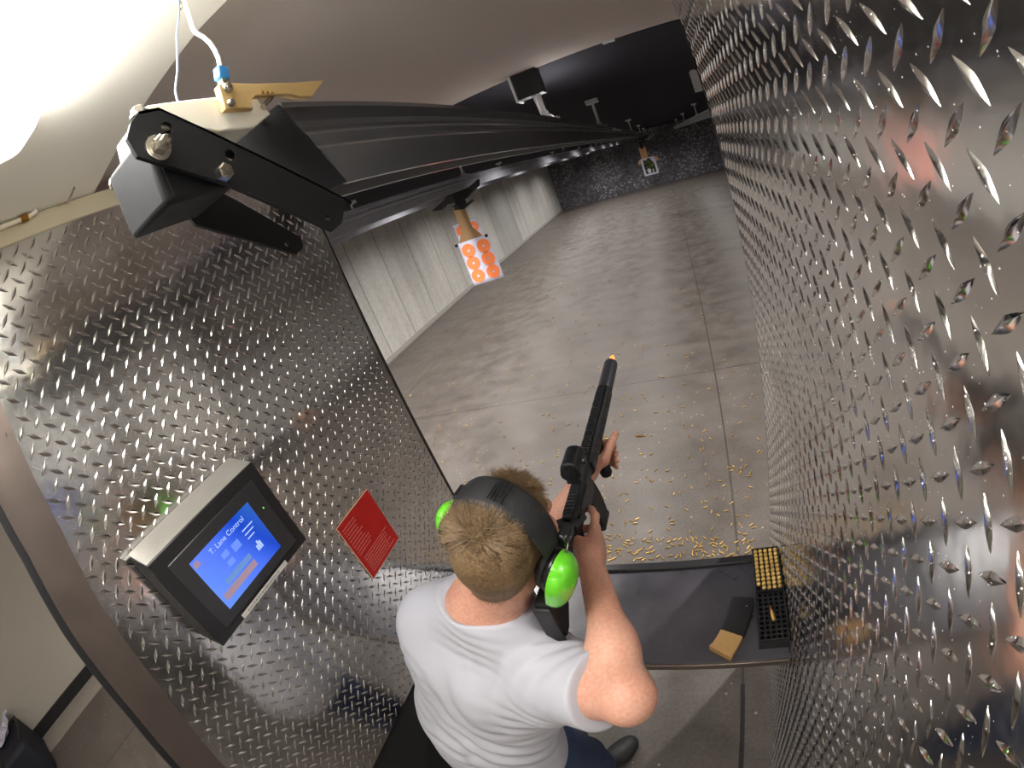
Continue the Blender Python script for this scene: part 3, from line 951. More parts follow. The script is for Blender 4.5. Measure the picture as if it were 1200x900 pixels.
ly0, ly1 = (s4[3].y + s4[2].y) / 2, (s4[0].y + s4[1].y) / 2
lz0, lz1 = (s4[2].z + s4[1].z) / 2, (s4[0].z + s4[3].z) / 2
st = MB().box(PX + 0.003, LX, ly0, ly1, lz0, lz1).build('label_strip', mat('silver_label', srgb(186, 182, 174), 0.4, var=0.05), lc, smooth=0)
tag(st, 'pale strip label under the display')
mb = MB()
yy = ly0 + 0.02
while yy < ly1 - 0.03:
    w = random.uniform(0.003, 0.008)
    mb.box(LX, LX + 0.0002, yy, yy + w, lz0 + (lz1 - lz0) * 0.35, lz0 + (lz1 - lz0) * 0.62)
    yy += w + 0.003
mb.build('fine_print', mat('print_grey', srgb(110, 106, 102), 0.6), st, smooth=0)
ld = at(307.6, 595, 0, PX)
MB().lathe((PX + 0.004, ld.y, ld.z), (1, 0, 0), [(0, 0.0022), (0.0008, 0.002)], 12).build('power_light', glow('green_led', (0.15, 0.8, 0.1), 1.5), lc)

# ------------------------------------------------------------------ red sign
M_red = mat('red_enamel', srgb(172, 20, 14), 0.38, var=0.08, scale=14)
M_pr = mat('faded_white_print', srgb(205, 120, 112), 0.5)
rs = thing('red_sign', 'red rectangular rules sign with fine white print on the left divider', 'sign', (XL + 0.003, 0.77, 1.4))
ry0, ry1, rz0, rz1 = 0.673, 0.857, 1.293, 1.520
SX = XL + 0.0062
pl = MB().box(SX - 0.003, SX, ry0, ry1, rz0, rz1).build('plate', M_red, rs, bevel=0.0006)
MB().box(SX - 0.003, SX - 0.0005, ry0 - 0.0022, ry1, rz0 - 0.002, rz1 + 0.0022).build('paper_edge', mat('cream_edge', srgb(206, 176, 150), 0.6), rs)
mb = MB()
for c0, c1, n0, n1, step in ((0.06, 0.50, 0.10, 0.62, 0.052), (0.10, 0.92, 0.66, 0.95, 0.045)):
    v = n0
    while v < n1:
        y = ry0 + (ry1 - ry0) * c0
        ye = ry0 + (ry1 - ry0) * (c1 - random.uniform(0, 0.22))
        z = rz1 - (rz1 - rz0) * v
        while y < ye:
            w = random.uniform(0.003, 0.009)
            mb.box(SX, SX + 0.00025, y, y + w, z - 0.0018, z + 0.0018)
            y += w + 0.0028
        v += step
mb.build('print', M_pr, pl, smooth=0)

# ------------------------------------------------------------------ paper targets
M_paper = mat('target_paper', srgb(204, 202, 220), 0.8, var=0.03)
M_orange = mat('orange_ink', srgb(250, 132, 74), 0.7, var=0.05)
M_card = mat('cardboard', srgb(150, 118, 82), 0.85, var=0.1, scale=12)
M_card2 = mat('light_cardboard', srgb(206, 158, 116), 0.85, var=0.08, scale=12)


def orange_target(x, y, z0, w, h, label, grp):
    t = thing('paper_target', label, 'target', (x, y, z0), grp)
    bm = MB()
    n = 8
    vs, fs = [], []
    for i in range(n + 1):
        for j in range(n + 1):
            u, v = i / n - 0.5, j / n
            vs.append((x + w * u, y + 0.006 * math.sin(3 * u + 2 * v) * v * (1 - v) * 2, z0 + h * v))
    for i in range(n):
        for j in range(n):
            fs.append((i * (n + 1) + j, (i + 1) * (n + 1) + j, (i + 1) * (n + 1) + j + 1, i * (n + 1) + j + 1))
    bm.add(vs, fs)
    o = bm.build('sheet', M_paper, t)
    md = o.modifiers.new('thick', 'SOLIDIFY')
    md.thickness, md.offset = 0.0008, 0
    for r, cz in enumerate((0.20, 0.50, 0.79)):
        for s in (-1, 1):
            cx, cy, c0 = x + s * w * 0.25, y - 0.0045, z0 + h * cz
            rad = w * 0.205
            mb = MB()
            V, F = [], []
            k = 40
            for rr in (rad, rad * 0.2):
                V += [(cx + rr * math.cos(2 * PI * i / k), cy, c0 + rr * math.sin(2 * PI * i / k)) for i in range(k)]
            V += [(a, b2 - 0.0006, c2) for a, b2, c2 in V]
            F += [(i, (i + 1) % k, k + (i + 1) % k, k + i) for i in range(k)]
            F += [(2 * k + i, 3 * k + i, 3 * k + (i + 1) % k, 2 * k + (i + 1) % k) for i in range(k)]
            F += [(i, 2 * k + i, 2 * k + (i + 1) % k, (i + 1) % k) for i in range(k)]
            F += [(k + i, k + (i + 1) % k, 3 * k + (i + 1) % k, 3 * k + i) for i in range(k)]
            mb.add(V, F)
            mb.build('orange_circle', M_orange, t)
    return t


def carrier(x, y, label, grp):
    """Trolley with a winged body under the rail and a clamp below it."""
    t = thing('target_carrier', label, 'carrier', (x, y, RZ0), grp)
    z = RZ0
    mb = MB()
    mb.prism([(x - 0.30, y, z - 0.075), (x - 0.20, y, z - 0.098), (x - 0.16, y, z - 0.062), (x - 0.06, y, z - 0.082), (x + 0.06, y, z - 0.082), (x + 0.14, y, z - 0.045), (x + 0.20, y, z - 0.02),
              (x + 0.22, y, z + 0.035), (x + 0.12, y, z + 0.002), (x + 0.03, y, z - 0.002), (x - 0.10, y, z + 0.0), (x - 0.14, y, z - 0.025)], (0, 0.05, 0))
    mb.build('trolley', M_bsteel, t, bevel=0.003)
    mb = MB()
    mb.box(x - 0.035, x + 0.035, y + 0.012, y + 0.038, z - 0.13, z - 0.075)
    mb.prism([(x - 0.10, y + 0.005, z - 0.135), (x + 0.0, y + 0.005, z - 0.160), (x + 0.10, y + 0.005, z - 0.125), (x + 0.10, y + 0.005, z - 0.105), (x + 0.02, y + 0.005, z - 0.130), (x - 0.06, y + 0.005, z - 0.112)], (0, 0.045, 0))
    mb.build('clamp', M_bsteel, t, bevel=0.002)
    for s in (-1, 1):
        for k in (0.0, 0.05):
            MB().cyl((x + s * 0.018, y + k, z + 0.012), (x + s * 0.029, y + k, z + 0.012), 0.014, n=14).build('wheel', M_bsteel, t)
    return t


TY = 3.7
c4 = [at(*v, 1, TY) for v in ((538, 283), (573, 276), (591, 326), (553, 335))]
tx = sum(v.x for v in c4) / 4
tw = ((c4[1].x - c4[0].x) + (c4[2].x - c4[3].x)) / 2
tz1, tz0 = (c4[0].z + c4[1].z) / 2, (c4[2].z + c4[3].z) / 2
GT, GC, GB = 'orange circle paper targets', 'target carriers on the rails', 'cardboard target backers'
orange_target(tx, TY, tz0, tw, tz1 - tz0, 'nearer white paper target, all six orange circles showing', GT)
carrier(-1.69, TY - 0.02, 'black winged carrier holding the nearer orange circle target', GC)


def backer(x, y, z1, z0, wt, wb, label, mt):
    t = thing('cardboard_backer', label, 'cardboard', (x, y, z0), GB)
    h = z1 - z0
    MB().prism([(x - wt / 2, y, z1), (x - wt / 2, y, z0 + h * 0.35), (x - wb / 2, y, z0), (x + wb / 2, y, z0), (x + wt / 2, y, z0 + h * 0.35), (x + wt / 2, y, z1)], (0, 0.004, 0)).build('strip', mt, t)
    if wb < 0.3 and mt is M_card:
        for s in (-1, 1):
            MB().box(x + s * tw * 0.5 - 0.014, x + s * tw * 0.5 + 0.014, y - 0.010, y + 0.008, z0 - 0.012, z0 + 0.014).build('binder_clip', M_bsteel, t, bevel=0.002)
    return t


backer(tx - 0.02, TY + 0.006, RZ0 - 0.12, tz1 - 0.012, 0.11, 0.25, 'brown cardboard neck between the carrier and the nearer target', M_card)
T2Y = 6.0
a2, b2 = at(531, 264, 1, T2Y), at(558, 255, 1, T2Y)
w2 = abs(b2.x - a2.x) * 1.04
orange_target((a2.x + b2.x) / 2, T2Y, (a2.z + b2.z) / 2 - w2 * 1.35, w2, w2 * 1.35, 'farther paper target with orange circles, half hidden behind the nearer one', GT)
carrier((a2.x + b2.x) / 2, T2Y - 0.02, 'small black carrier above the half hidden farther target', GC)
backer((a2.x + b2.x) / 2, T2Y + 0.006, RZ0 - 0.12, (a2.z + b2.z) / 2 - 0.02, 0.11, 0.2, 'cardboard neck above the half hidden farther target', M_card2)

# far picture target of this lane
FY = 14.0
c4 = [at(*v, 1, FY) for v in ((751, 187), (768, 182), (771, 203), (755, 207))]
fx = sum(v.x for v in c4) / 4
fw = ((c4[1].x - c4[0].x) + (c4[2].x - c4[3].x)) / 2
fz1, fz0 = (c4[0].z + c4[1].z) / 2, (c4[2].z + c4[3].z) / 2
ft = thing('paper_target', 'far picture target of a dark green figure in a white border, under the near rail', 'target', (fx, FY, fz0))
MB().box(fx - fw / 2, fx + fw / 2, FY - 0.002, FY, fz0, fz1).build('sheet', M_paper, ft, smooth=0)
m, nt, b = nodes_of('printed_figure')
tc = N(nt, 'ShaderNodeTexCoord')
nz = N(nt, 'ShaderNodeTexNoise', i_Scale=9.0, i_Detail=4.0)
nt.links.new(tc.outputs['Object'], nz.inputs['Vector'])
nt.links.new(ramp(nt, nz.outputs['Fac'], [(0.38, (0.004, 0.004, 0.006)), (0.52, (0.03, 0.05, 0.012)), (0.66, (0.12, 0.16, 0.03))]), b.inputs['Base Color'])
b.inputs['Roughness'].default_value = 0.8
hw, hh = fw / 2, fz1 - fz0
MB().prism([(fx + hw * a, FY - 0.003, fz0 + hh * v) for a, v in ((-0.72, 0.10), (0.72, 0.10), (0.74, 0.62), (0.45, 0.80), (0.30, 0.95), (-0.02, 0.97), (-0.2, 0.86), (-0.62, 0.93), (-0.74, 0.7))], (0, 0.0012, 0)).build('figure', m, ft, smooth=0)
mb = MB()
mb.prism([(fx + hw * a, FY - 0.0045, fz0 + hh * v) for a, v in ((-0.40, 0.12), (-0.02, 0.13), (0.08, 0.30), (-0.15, 0.40), (-0.45, 0.33))], (0, 0.0012, 0))
mb.build('pale_patch', M_paper, ft, smooth=0)
mb = MB()
mb.prism([(fx + hw * a, FY - 0.0045, fz0 + hh * v) for a, v in ((0.25, 0.12), (0.42, 0.13), (0.40, 0.34), (0.27, 0.30))], (0, 0.0012, 0))
mb.build('pale_patch', M_paper, ft, smooth=0)
fb2 = thing('cardboard_backer', 'pale cardboard strip holding the far picture target', 'cardboard', (fx, FY, fz0), GB)
zt = at(757, 171, 1, FY).z
MB().box(fx - 0.10 - 0.06, fx + 0.10 - 0.06, FY + 0.002, FY + 0.008, fz1 - 0.1, zt).build('strip', M_card2, fb2)
MB().prism([(fx - fw * 0.72, FY + 0.002, fz1 - 0.13), (fx + fw * 0.72, FY + 0.002, fz1 - 0.16), (fx + fw * 0.72, FY + 0.002, fz1 - 0.05), (fx - fw * 0.6, FY + 0.002, fz1 - 0.02)], (0, 0.005, 0)).build('crosspiece', M_card2, fb2)
carrier(RAIL_X, FY - 0.02, 'tiny black carrier far down the near rail, above the picture target', GC)
MB().box(fx - 0.10, fx - 0.02, FY - 0.01, FY + 0.02, zt - 0.05, RZ0 - 0.10).build('hanger_arm', M_bsteel, bpy.data.objects['target_carrier.002'])

# ------------------------------------------------------------------ things on the bench
M_brass = mat('cartridge_brass', srgb(232, 190, 104), 0.3, 0.7, var=0.12, scale=90)
M_primer = mat('primer_brass', srgb(250, 222, 150), 0.3, 0.6)
M_copper = mat('copper_jacket', srgb(190, 120, 76), 0.3, 1.0)
M_tray = mat('black_tray_plastic', (0.012, 0.012, 0.013), 0.4, var=0.2, scale=50)
PITCH, HOLE_R, TRAY_H = 0.0162, 0.0063, 0.052


def tray(x0, y0, rows, cols, name, label):
    """Open grid block: every hole a square pocket with a round well."""
    t = thing(name, label, 'tray', (x0, y0, BENCH_Z))
    W2, D2 = cols * PITCH + 0.006, rows * PITCH + 0.008
    mb = MB()
    zb, zt = BENCH_Z + 0.0003, BENCH_Z + TRAY_H
    mb.box(x0, x0 + W2, y0, y0 + D2, zb, zb + 0.014)
    # walls
    for a in (x0, x0 + W2 - 0.003):
        mb.box(a, a + 0.003, y0, y0 + D2, zb + 0.014, zt)
    for a in (y0, y0 + D2 - 0.003):
        mb.box(x0 + 0.003, x0 + W2 - 0.003, a, a + 0.003, zb + 0.014, zt)
    mb.build('shell', M_tray, t)
    mb = MB()
    # top grid plate: each cell a square with a round hole
    k = 16
    for i in range(cols):
        for j in range(rows):
            cx, cy = x0 + 0.003 + (i + 0.5) * PITCH, y0 + 0.004 + (j + 0.5) * PITCH
            h = PITCH / 2
            outer, inner, low = [], [], []
            for q in range(k):
                a = 2 * PI * (q + 0.5) / k
                ca, sa = math.cos(a), math.sin(a)
                s = h / max(abs(ca), abs(sa))
                outer.append((cx + ca * s, cy + sa * s, zt - 0.006))
                inner.append((cx + ca * HOLE_R, cy + sa * HOLE_R, zt - 0.006))
                low.append((cx + ca * HOLE_R, cy + sa * HOLE_R, zb + 0.014))
            mb.add(outer + inner + low, [(q, (q + 1) % k, k + (q + 1) % k, k + q) for q in range(k)] + [(k + q, k + (q + 1) % k, 2 * k + (q + 1) % k, 2 * k + q) for q in range(k)])
    mb.build('grid', M_tray, t, smooth=30)
    return t


def cartridge(name, loc, axis, label, grp=None, parts=True):
    """A cartridge standing base-up (axis points from base to bullet)."""
    t = thing(name, label, 'cartridge', loc, grp)
    p, a = Vector(loc), Vector(axis).normalized()
    MB().lathe(p, a, [(0, 0.0054), (0.0004, 0.0060), (0.0013, 0.0060), (0.0018, 0.0050), (0.0028, 0.0050), (0.0036, 0.0059), (0.026, 0.0055), (0.030, 0.0043), (0.0345, 0.0043)], 18).build('case', M_brass, t)
    MB().lathe(p - a * 0.0002, a, [(0, 0.0024), (0.0003, 0.0028), (0.0006, 0.0028)], 14).build('primer', M_primer, t)
    MB().lathe(p + a * 0.0345, a, [(0, 0.0039), (0.006, 0.0037), (0.013, 0.0024), (0.018, 0.0009), (0.0185, 0.0002)], 14).build('bullet', M_copper, t)
    return t


TX0 = XR - 0.004 - (5 * PITCH + 0.006)
tA = tray(TX0, 0.862, 10, 5, 'cartridge_tray', 'black cartridge tray full of brass rounds against the right divider')
tB = tray(TX0 + 0.001, 0.690, 10, 5, 'cartridge_tray', 'emptied black cartridge tray with open holes beside the right divider')
first = None
for j in range(10):
    for i in range(5):
        if j == 0 and i == 0:
            continue
        loc = (TX0 + 0.003 + (i + 0.5) * PITCH, 0.862 + 0.004 + (j + 0.5) * PITCH, BENCH_Z + TRAY_H + 0.0015)
        if first is None:
            first = cartridge('cartridge', loc, (0, 0, -1), 'brass cartridge standing base up in the full tray', 'cartridges standing base up in the full tray')
        else:
            c = copy_tree(first)
            c.location = loc
lp0 = at(907, 727, 2, BENCH_Z + TRAY_H + 0.004)
lp1 = at(902, 708, 2, BENCH_Z + TRAY_H + 0.004)
cartridge('cartridge', lp0, lp1 - lp0, 'single loose brass cartridge lying across the emptied tray')

# loaded magazine lying on the bench
M_poly = mat('black_polymer', (0.014, 0.014, 0.015), 0.6, spec=0.3, var=0.2, scale=80, bump=0.06, bscale=700)
M_fde = mat('tan_polymer', srgb(186, 146, 92), 0.5, var=0.1, scale=60)


def magazine_mesh(parent, p0, fwd, side, up, L=0.182, mt=None, tan=0.0, wd=0.062):
    """Curved box magazine: p0 the floor-plate end, fwd toward the feed lips, side its depth, up its thickness."""
    fwd, side, up = Vector(fwd).normalized(), Vector(side).normalized(), Vector(up).normalized()

    def ring(s, w, t, k=0.0):
        c = p0 + fwd * (L * s) + side * (0.020 * (s - 0.0) * (1 - s) * 4 * 0.55 + 0.0)
        d = (fwd + side * (0.020 * 0.55 * 4 * (1 - 2 * s) / L)).normalized()
        sd = (side - d * side.dot(d)).normalized()
        r = 0.25
        pts = []
        for a, b3 in ((-1, -1 + r), (-1 + r * .5, -1), (1 - r * .5, -1), (1, -1 + r), (1, 1 - r), (1 - r * .5, 1), (-1 + r * .5, 1), (-1, 1 - r)):
            pts.append(c + sd * (w / 2 * a) + up * (t / 2 * b3))
        return pts

    def loft(secs):
        V = [q for s_ in secs for q in s_]
        n = 8
        F = [(i * n + k, i * n + (k + 1) % n, (i + 1) * n + (k + 1) % n, (i + 1) * n + k) for i in range(len(secs) - 1) for k in range(n)]
        F += [tuple(range(n))[::-1], tuple((len(secs) - 1) * n + k for k in range(n))]
        return V, F
    st = tan
    body = MB().add(*loft([ring(st + (1 - st) * k / 10, wd if k < 10 else wd - 0.004, 0.023) for k in range(11)]))
    o = body.build('magazine_body', mt or M_poly, parent, smooth=35)
    if tan:
        o2 = MB().add(*loft([ring(0.055 + (tan - 0.05) * k / 5, wd + 0.0002, 0.0232) for k in range(6)])).build('tan_base', M_fde, parent, smooth=35)
        tag(o2, 'tan painted lower end')
        MB().add(*loft([ring(-0.005, wd + .004, 0.026), ring(0.05, wd + .004, 0.027), ring(0.058, wd + .001, 0.0245)])).build('floor_plate', M_fde, parent, smooth=35)
        mb = MB()
        for k in range(2):
            q = ring(0.10 + 0.04 * k, 0.05, 0.0237)
            mb.tube([q[5] * 0.5 + q[6] * 0.5 + (q[5] - q[6]) * 0.42, q[5] * 0.5 + q[6] * 0.5 - (q[5] - q[6]) * 0.42], 0.0012, 6)
        mb.build('rib', M_fde, parent)
    else:
        MB().add(*loft([ring(-0.03, 0.066, 0.027), ring(0.03, 0.066, 0.028), ring(0.04, 0.063, 0.0245)])).build('floor_plate', mt or M_poly, parent, smooth=35)
    return o


mg = thing('rifle_magazine', 'black rifle magazine with tan base lying on the bench', 'magazine', (0.0, 0.78, BENCH_Z))
a0, a1 = at(843, 765, 2, BENCH_Z + 0.024), at(870, 701, 2, BENCH_Z + 0.024)
a0.z = a1.z = BENCH_Z + 0.0135
fw_ = (a1 - a0)
magazine_mesh(mg, a0 + fw_.normalized() * 0.004, fw_, Vector((fw_.y, -fw_.x, 0)), (0, 0, 1), L=fw_.length, tan=0.34, wd=0.071)
dq = at(875, 710, 2, BENCH_Z + 0.0255)
MB().lathe((dq.x, dq.y, BENCH_Z + 0.0248), (0, 0, 1), [(0, 0.0016), (0.0007, 0.0012)], 10).build('witness_dot', M_paper, mg)

# ------------------------------------------------------------------ spent brass on the floor
def casing_mesh():
    mb = MB()
    mb.lathe((0, 0, 0), (1, 0, 0), [(-0.0155, 0.0042), (-0.0150, 0.0046), (-0.0142, 0.0046), (-0.0136, 0.0038), (-0.0128, 0.0038), (-0.0120, 0.0045), (0.008, 0.0043), (0.011, 0.0034), (0.0155, 0.0034), (0.0152, 0.0028), (0.004, 0.0027)], 12)
    o = mb.build('casing', mat('spent_brass', srgb(190, 156, 92), 0.32, 0.8, var=0.35, scale=120), None)
    return o


casing = casing_mesh()
casing.name = 'spent_casing'
tag(casing, 'spent brass case lying loose on the range floor', 'casing', 'spent cases scattered over the range floor')
poly = [(500, 520), (530, 575), (560, 560), (640, 560), (700, 660), (886, 650), (900, 560), (888, 430), (700, 330), (560, 380), (470, 450)]


def in_poly(x, y):
    r = False
    for k in range(len(poly)):
        (a, b2), (c, d2) = poly[k], poly[k - 1]
        if (b2 > y) != (d2 > y) and x < (c - a) * (y - b2) / (d2 - b2) + a:
            r = not r
    return r


n = 0
rr = random.Random(11)
spots = []
while n < 300:
    x, y = rr.uniform(470, 900), rr.uniform(330, 658)
    w = 0.10 + 0.9 * max(0, (y - 380) / 280) ** 1.6 * (0.35 + 0.65 * max(0, min(1, (x - 560) / 250)))
    if n > 240:                     # the thick drift against the stall front
        x, y = rr.uniform(700, 886), rr.uniform(630, 657)
        w = 1
    if rr.random() > w or not in_poly(x, y):
        continue
    p = at(x, y, 2, 0.005)
    if p.y < 1.34 or any((p - s).length < 0.02 for s in spots):
        continue
    spots.append(p)
    o = casing if n == 0 else casing.copy()
    if n:
        COL.objects.link(o)
    o.location = (p.x, p.y, 0.0047)
    o.rotation_euler = (rr.uniform(0, 6.28), 0, rr.uniform(0, 6.28))
    n += 1
# the many smaller ones farther out, as one scatter
Vs, Fs = [], []
tpl = [tuple(v.co) for v in casing.data.vertices]
tf = [tuple(p_.vertices) for p_ in casing.data.polygons]
k = 0
while k < 150:
    x, y = rr.uniform(-4.8, 0.1), rr.uniform(3.6, 11.0) if k < 110 else rr.uniform(11.0, 19.0)
    if rr.random() > math.exp(-(y - 3.6) / 6):
        continue
    M = Matrix.Translation((x, y, 0.0047)) @ Matrix.Rotation(rr.uniform(0, 6.28), 4, 'Z')
    b0 = len(Vs)
    Vs += [tuple(M @ Vector(q)) for q in tpl]
    Fs += [tuple(i_ + b0 for i_ in f) for f in tf]
    k += 1
sc_mb = MB()
sc_mb.add(Vs, Fs)
tag(sc_mb.build('brass_scatter', casing.data.materials[0], None, loc=(-2, 6, 0)), 'thin scatter of spent brass cases farther out on the range floor', 'casings', kind='stuff')
fc = casing.copy()
COL.objects.link(fc)
fc.name = 'flying_casing'
p = at(750, 511, 2, 1.35)
fc.location = p
fc.rotation_euler = (0.2, 0.5, 0.6)
fc['label'] = 'brass case flying through the air to the right of the rifle'
fc['category'] = 'casing'
if 'group' in fc:
    del fc['group']

# ------------------------------------------------------------------ the corner of the gallery at lower left
M_navy = mat('navy_fabric', srgb(24, 25, 38), 0.7, var=0.3, scale=60, bump=0.2)
bag = thing('range_bag', 'dark navy bag on the gallery floor at the foot of the side wall', 'bag', (-5.0, -1.35, 0))
mb = MB().box(-5.40, -4.75, -2.1, -1.22, 0.001, 0.42)
mb.build('bag_body', M_navy, bag, bevel=0.06, seg=4)
MB().box(-5.42, -4.73, -1.62, -1.54, 0.0, 0.425).build('strap', M_black, bag, bevel=0.01)
MB().tube([(-5.3, -1.28, 0.40), (-5.2, -1.20, 0.455), (-4.95, -1.20, 0.455), (-4.85, -1.28, 0.40)], 0.016, 8).build('handle', M_black, bag)
pp = thing('crumpled_paper', 'white crumpled paper lying on the dark navy bag', 'paper', (-5.05, -1.25, 0.42))
r5 = random.Random(3)
vs, fs = [], []
for i in range(7):
    for j in range(7):
        vs.append((-5.34 + 0.34 * i / 6 + r5.uniform(-.02, .02), -1.50 + 0.26 * j / 6 + r5.uniform(-.02, .02), 0.428 + r5.uniform(0, 0.05) + 0.06 * (j / 6) ** 2))
for i in range(6):
    for j in range(6):
        fs.append((i * 7 + j, (i + 1) * 7 + j, (i + 1) * 7 + j + 1, i * 7 + j + 1))
o = MB().add(vs, fs).build('sheet', M_paper, pp, smooth=0)
o.modifiers.new('thick', 'SOLIDIFY').thickness = 0.002

# ------------------------------------------------------------------ the shooter: one continuous body grown from a distance field
class Field:
    def __init__(s, lo, hi, h):
        s.lo, s.h = np.array(lo, np.float32), h
        s.n = np.ceil((np.array(hi) - np.array(lo)) / h).astype(int) + 1
        s.F = np.full(s.n, 0.3, np.float32)

    def _win(s, lo, hi):
        a = np.clip(np.floor((np.array(lo) - s.lo) / s.h).astype(int), 0, s.n)
        b = np.clip(np.ceil((np.array(hi) - s.lo) / s.h).astype(int) + 1, 0, s.n)
        if np.any(b <= a):
            return None, None
        ax = [s.lo[i] + s.h * np.arange(a[i], b[i], dtype=np.float32) for i in range(3)]
        return tuple(slice(a[i], b[i]) for i in range(3)), np.meshgrid(*ax, indexing='ij', sparse=True)

    def apply(s, d, w, k, op):
        A = s.F[w]
        if op == 'u':
            h = np.clip(0.5 + 0.5 * (A - d) / k, 0, 1)
            s.F[w] = A + (d - A) * h - k * h * (1 - h)
        else:                                   # smooth cut
            d = -d
            h = np.clip(0.5 - 0.5 * (A - d) / k, 0, 1)
            s.F[w] = A + (d - A) * h + k * h * (1 - h)

    def cap(s, a, b, ra, rb=None, k=0.02, op='u', grow=0.0, flat=None):
        """Round cone from a to b."""
        rb = ra if rb is None else rb
        a, b = np.array(a, np.float32), np.array(b, np.float32)
        m = max(ra, rb) + grow + k + 0.012
        w, X = s._win(np.minimum(a, b) - m, np.maximum(a, b) + m)
        if w is None:
            return
        ab = b - a
        L = float(ab @ ab) + 1e-9
        t = np.clip(sum((X[i] - a[i]) * ab[i] for i in range(3)) / L, 0, 1)
        d = np.sqrt(sum((X[i] - (a[i] + t * ab[i])) ** 2 for i in range(3))) - (ra + (rb - ra) * t) - grow
        s.apply(d, w, k, op)

    def ell(s, c, r, B=None, k=0.02, op='u', grow=0.0):
        """Ellipsoid with half axes r along the rows of B."""
        c = np.array(c, np.float32)
        r = np.array(r, np.float32) + grow
        B = np.eye(3, dtype=np.float32) if B is None else np.array(B, np.float32)
        m = float(max(r)) + k + 0.012
        w, X = s._win(c - m, c + m)
        if w is None:
            return
        q = [sum(B[j][i] * (X[i] - c[i]) for i in range(3)) for j in range(3)]
        k0 = np.sqrt(sum((q[j] / r[j]) ** 2 for j in range(3))) + 1e-6
        k1 = np.sqrt(sum((q[j] / r[j] ** 2) ** 2 for j in range(3))) + 1e-6
        s.apply(k0 * (k0 - 1) / k1, w, k, op)

    def plane(s, p, nrm, k=0.004, lo=None, hi=None):
        """Cut away what lies on the side the normal points to (inside the box lo..hi)."""
        nrm = np.array(nrm, np.float32) / np.linalg.norm(nrm)
        w, X = s._win(lo if lo is not None else s.lo, hi if hi is not None else s.lo + s.h * s.n)
        d = sum((X[i] - p[i]) * nrm[i] for i in range(3))
        s.apply(-d, w, k, 'c')

    def mesh(s):
        F = s.F
        I = F < 0
        c = np.zeros(np.array(F.shape) - 1, np.uint8)
        sl = [slice(0, -1), slice(1, None)]
        for a in range(2):
            for b in range(2):
                for d in range(2):
                    c += I[sl[a], sl[b], sl[d]]
        act = (c > 0) & (c < 8)
        idx = np.argwhere(act)
        ids = np.full(act.shape, -1, np.int32)
        ids[act] = np.arange(len(idx))
        vals = np.empty((len(idx), 2, 2, 2), np.float32)
        for a in range(2):
            for b in range(2):
                for d in range(2):
                    vals[:, a, b, d] = F[idx[:, 0] + a, idx[:, 1] + b, idx[:, 2] + d]
        acc = np.zeros((len(idx), 3), np.float32)
        cnt = np.zeros(len(idx), np.float32)
        for ax in range(3):
            for p in range(2):
                for q in range(2):
                    i0, i1 = [0, 0, 0], [0, 0, 0]
                    o = [x for x in range(3) if x != ax]
                    i0[o[0]] = i1[o[0]] = p
                    i0[o[1]] = i1[o[1]] = q
                    i1[ax] = 1
                    v0, v1 = vals[(slice(None),) + tuple(i0)], vals[(slice(None),) + tuple(i1)]
                    x = (v0 < 0) != (v1 < 0)
                    t = np.where(x, v0 / np.where(x, v0 - v1, 1), 0)
                    pt = np.tile(np.array(i0, np.float32), (len(idx), 1))
                    pt[:, ax] += t
                    acc[x] += pt[x]
                    cnt[x] += 1
        V = s.lo + s.h * (idx + acc / cnt[:, None])
        Q = []
        for ax in range(3):
            o = [x for x in range(3) if x != ax]
            s0, s1 = [slice(None)] * 3, [slice(None)] * 3
            s0[ax], s1[ax] = slice(0, -1), slice(1, None)
            x = I[tuple(s0)] != I[tuple(s1)]
            e = np.argwhere(x)
            e = e[(e[:, o[0]] > 0) & (e[:, o[1]] > 0) & (e[:, o[0]] < F.shape[o[0]] - 1) & (e[:, o[1]] < F.shape[o[1]] - 1)]
            ins = I[tuple(s0)][tuple(e.T)]
            qs = []
            for p, q in ((0, 0), (1, 0), (1, 1), (0, 1)):
                ee = e.copy()
                ee[:, o[0]] -= 1 - p
                ee[:, o[1]] -= 1 - q
                qs.append(ids[tuple(ee.T)])
            qd = np.stack(qs, 1)
            flip = ins if ax != 1 else ~ins
            qd = np.where(flip[:, None], qd, qd[:, ::-1])
            Q.append(qd)
        return V, np.concatenate(Q)


def v3(*a):
    return np.array(a, np.float32)


def nrm(v):
    v = np.array(v, np.float32)
    return v / np.linalg.norm(v)


# ---- skeleton
HC = v3(-0.362, 0.474, 1.706)                        # head centre
HF = nrm((0.25, 0.96, 0.10))                        # the way the face looks
HU = nrm((0.27, -0.18, 0.94))
HU = nrm(HU - HF * float(HU @ HF))
HR = np.cross(HF, HU)                                # to his right


def hp(r, f, u):
    return HC + HR * r + HF * f + HU * u


NECK = v3(-0.452, 0.448, 1.572)
S_R, S_L = v3(-0.352, 0.370, 1.413), v3(-0.632, 0.455, 1.452)
E_R, W_R = v3(-0.170, 0.301, 1.510), v3(-0.273, 0.563, 1.532)
E_L, W_L = v3(-0.56, 0.72, 1.31), v3(-0.352, 0.885, 1.495)
CHEST, WAIST, PELVIS = v3(-0.530, 0.425, 1.34), v3(-0.608, 0.372, 1.14), v3(-0.632, 0.360, 0.97)
HIP_R, KN_R, AN_R = v3(-0.515, 0.37, 0.90), v3(-0.515, 0.47, 0.51), v3(-0.560, 0.555, 0.085)
HIP_L, KN_L, AN_L = v3(-0.695, 0.39, 0.90), v3(-0.735, 0.49, 0.51), v3(-0.76, 0.56, 0.085)
SR_ = nrm(S_R - S_L)
BF = nrm((-SR_[1], SR_[0], 0))                       # chest forward
BU = np.cross(SR_, BF)
BB = (SR_, BF, BU)


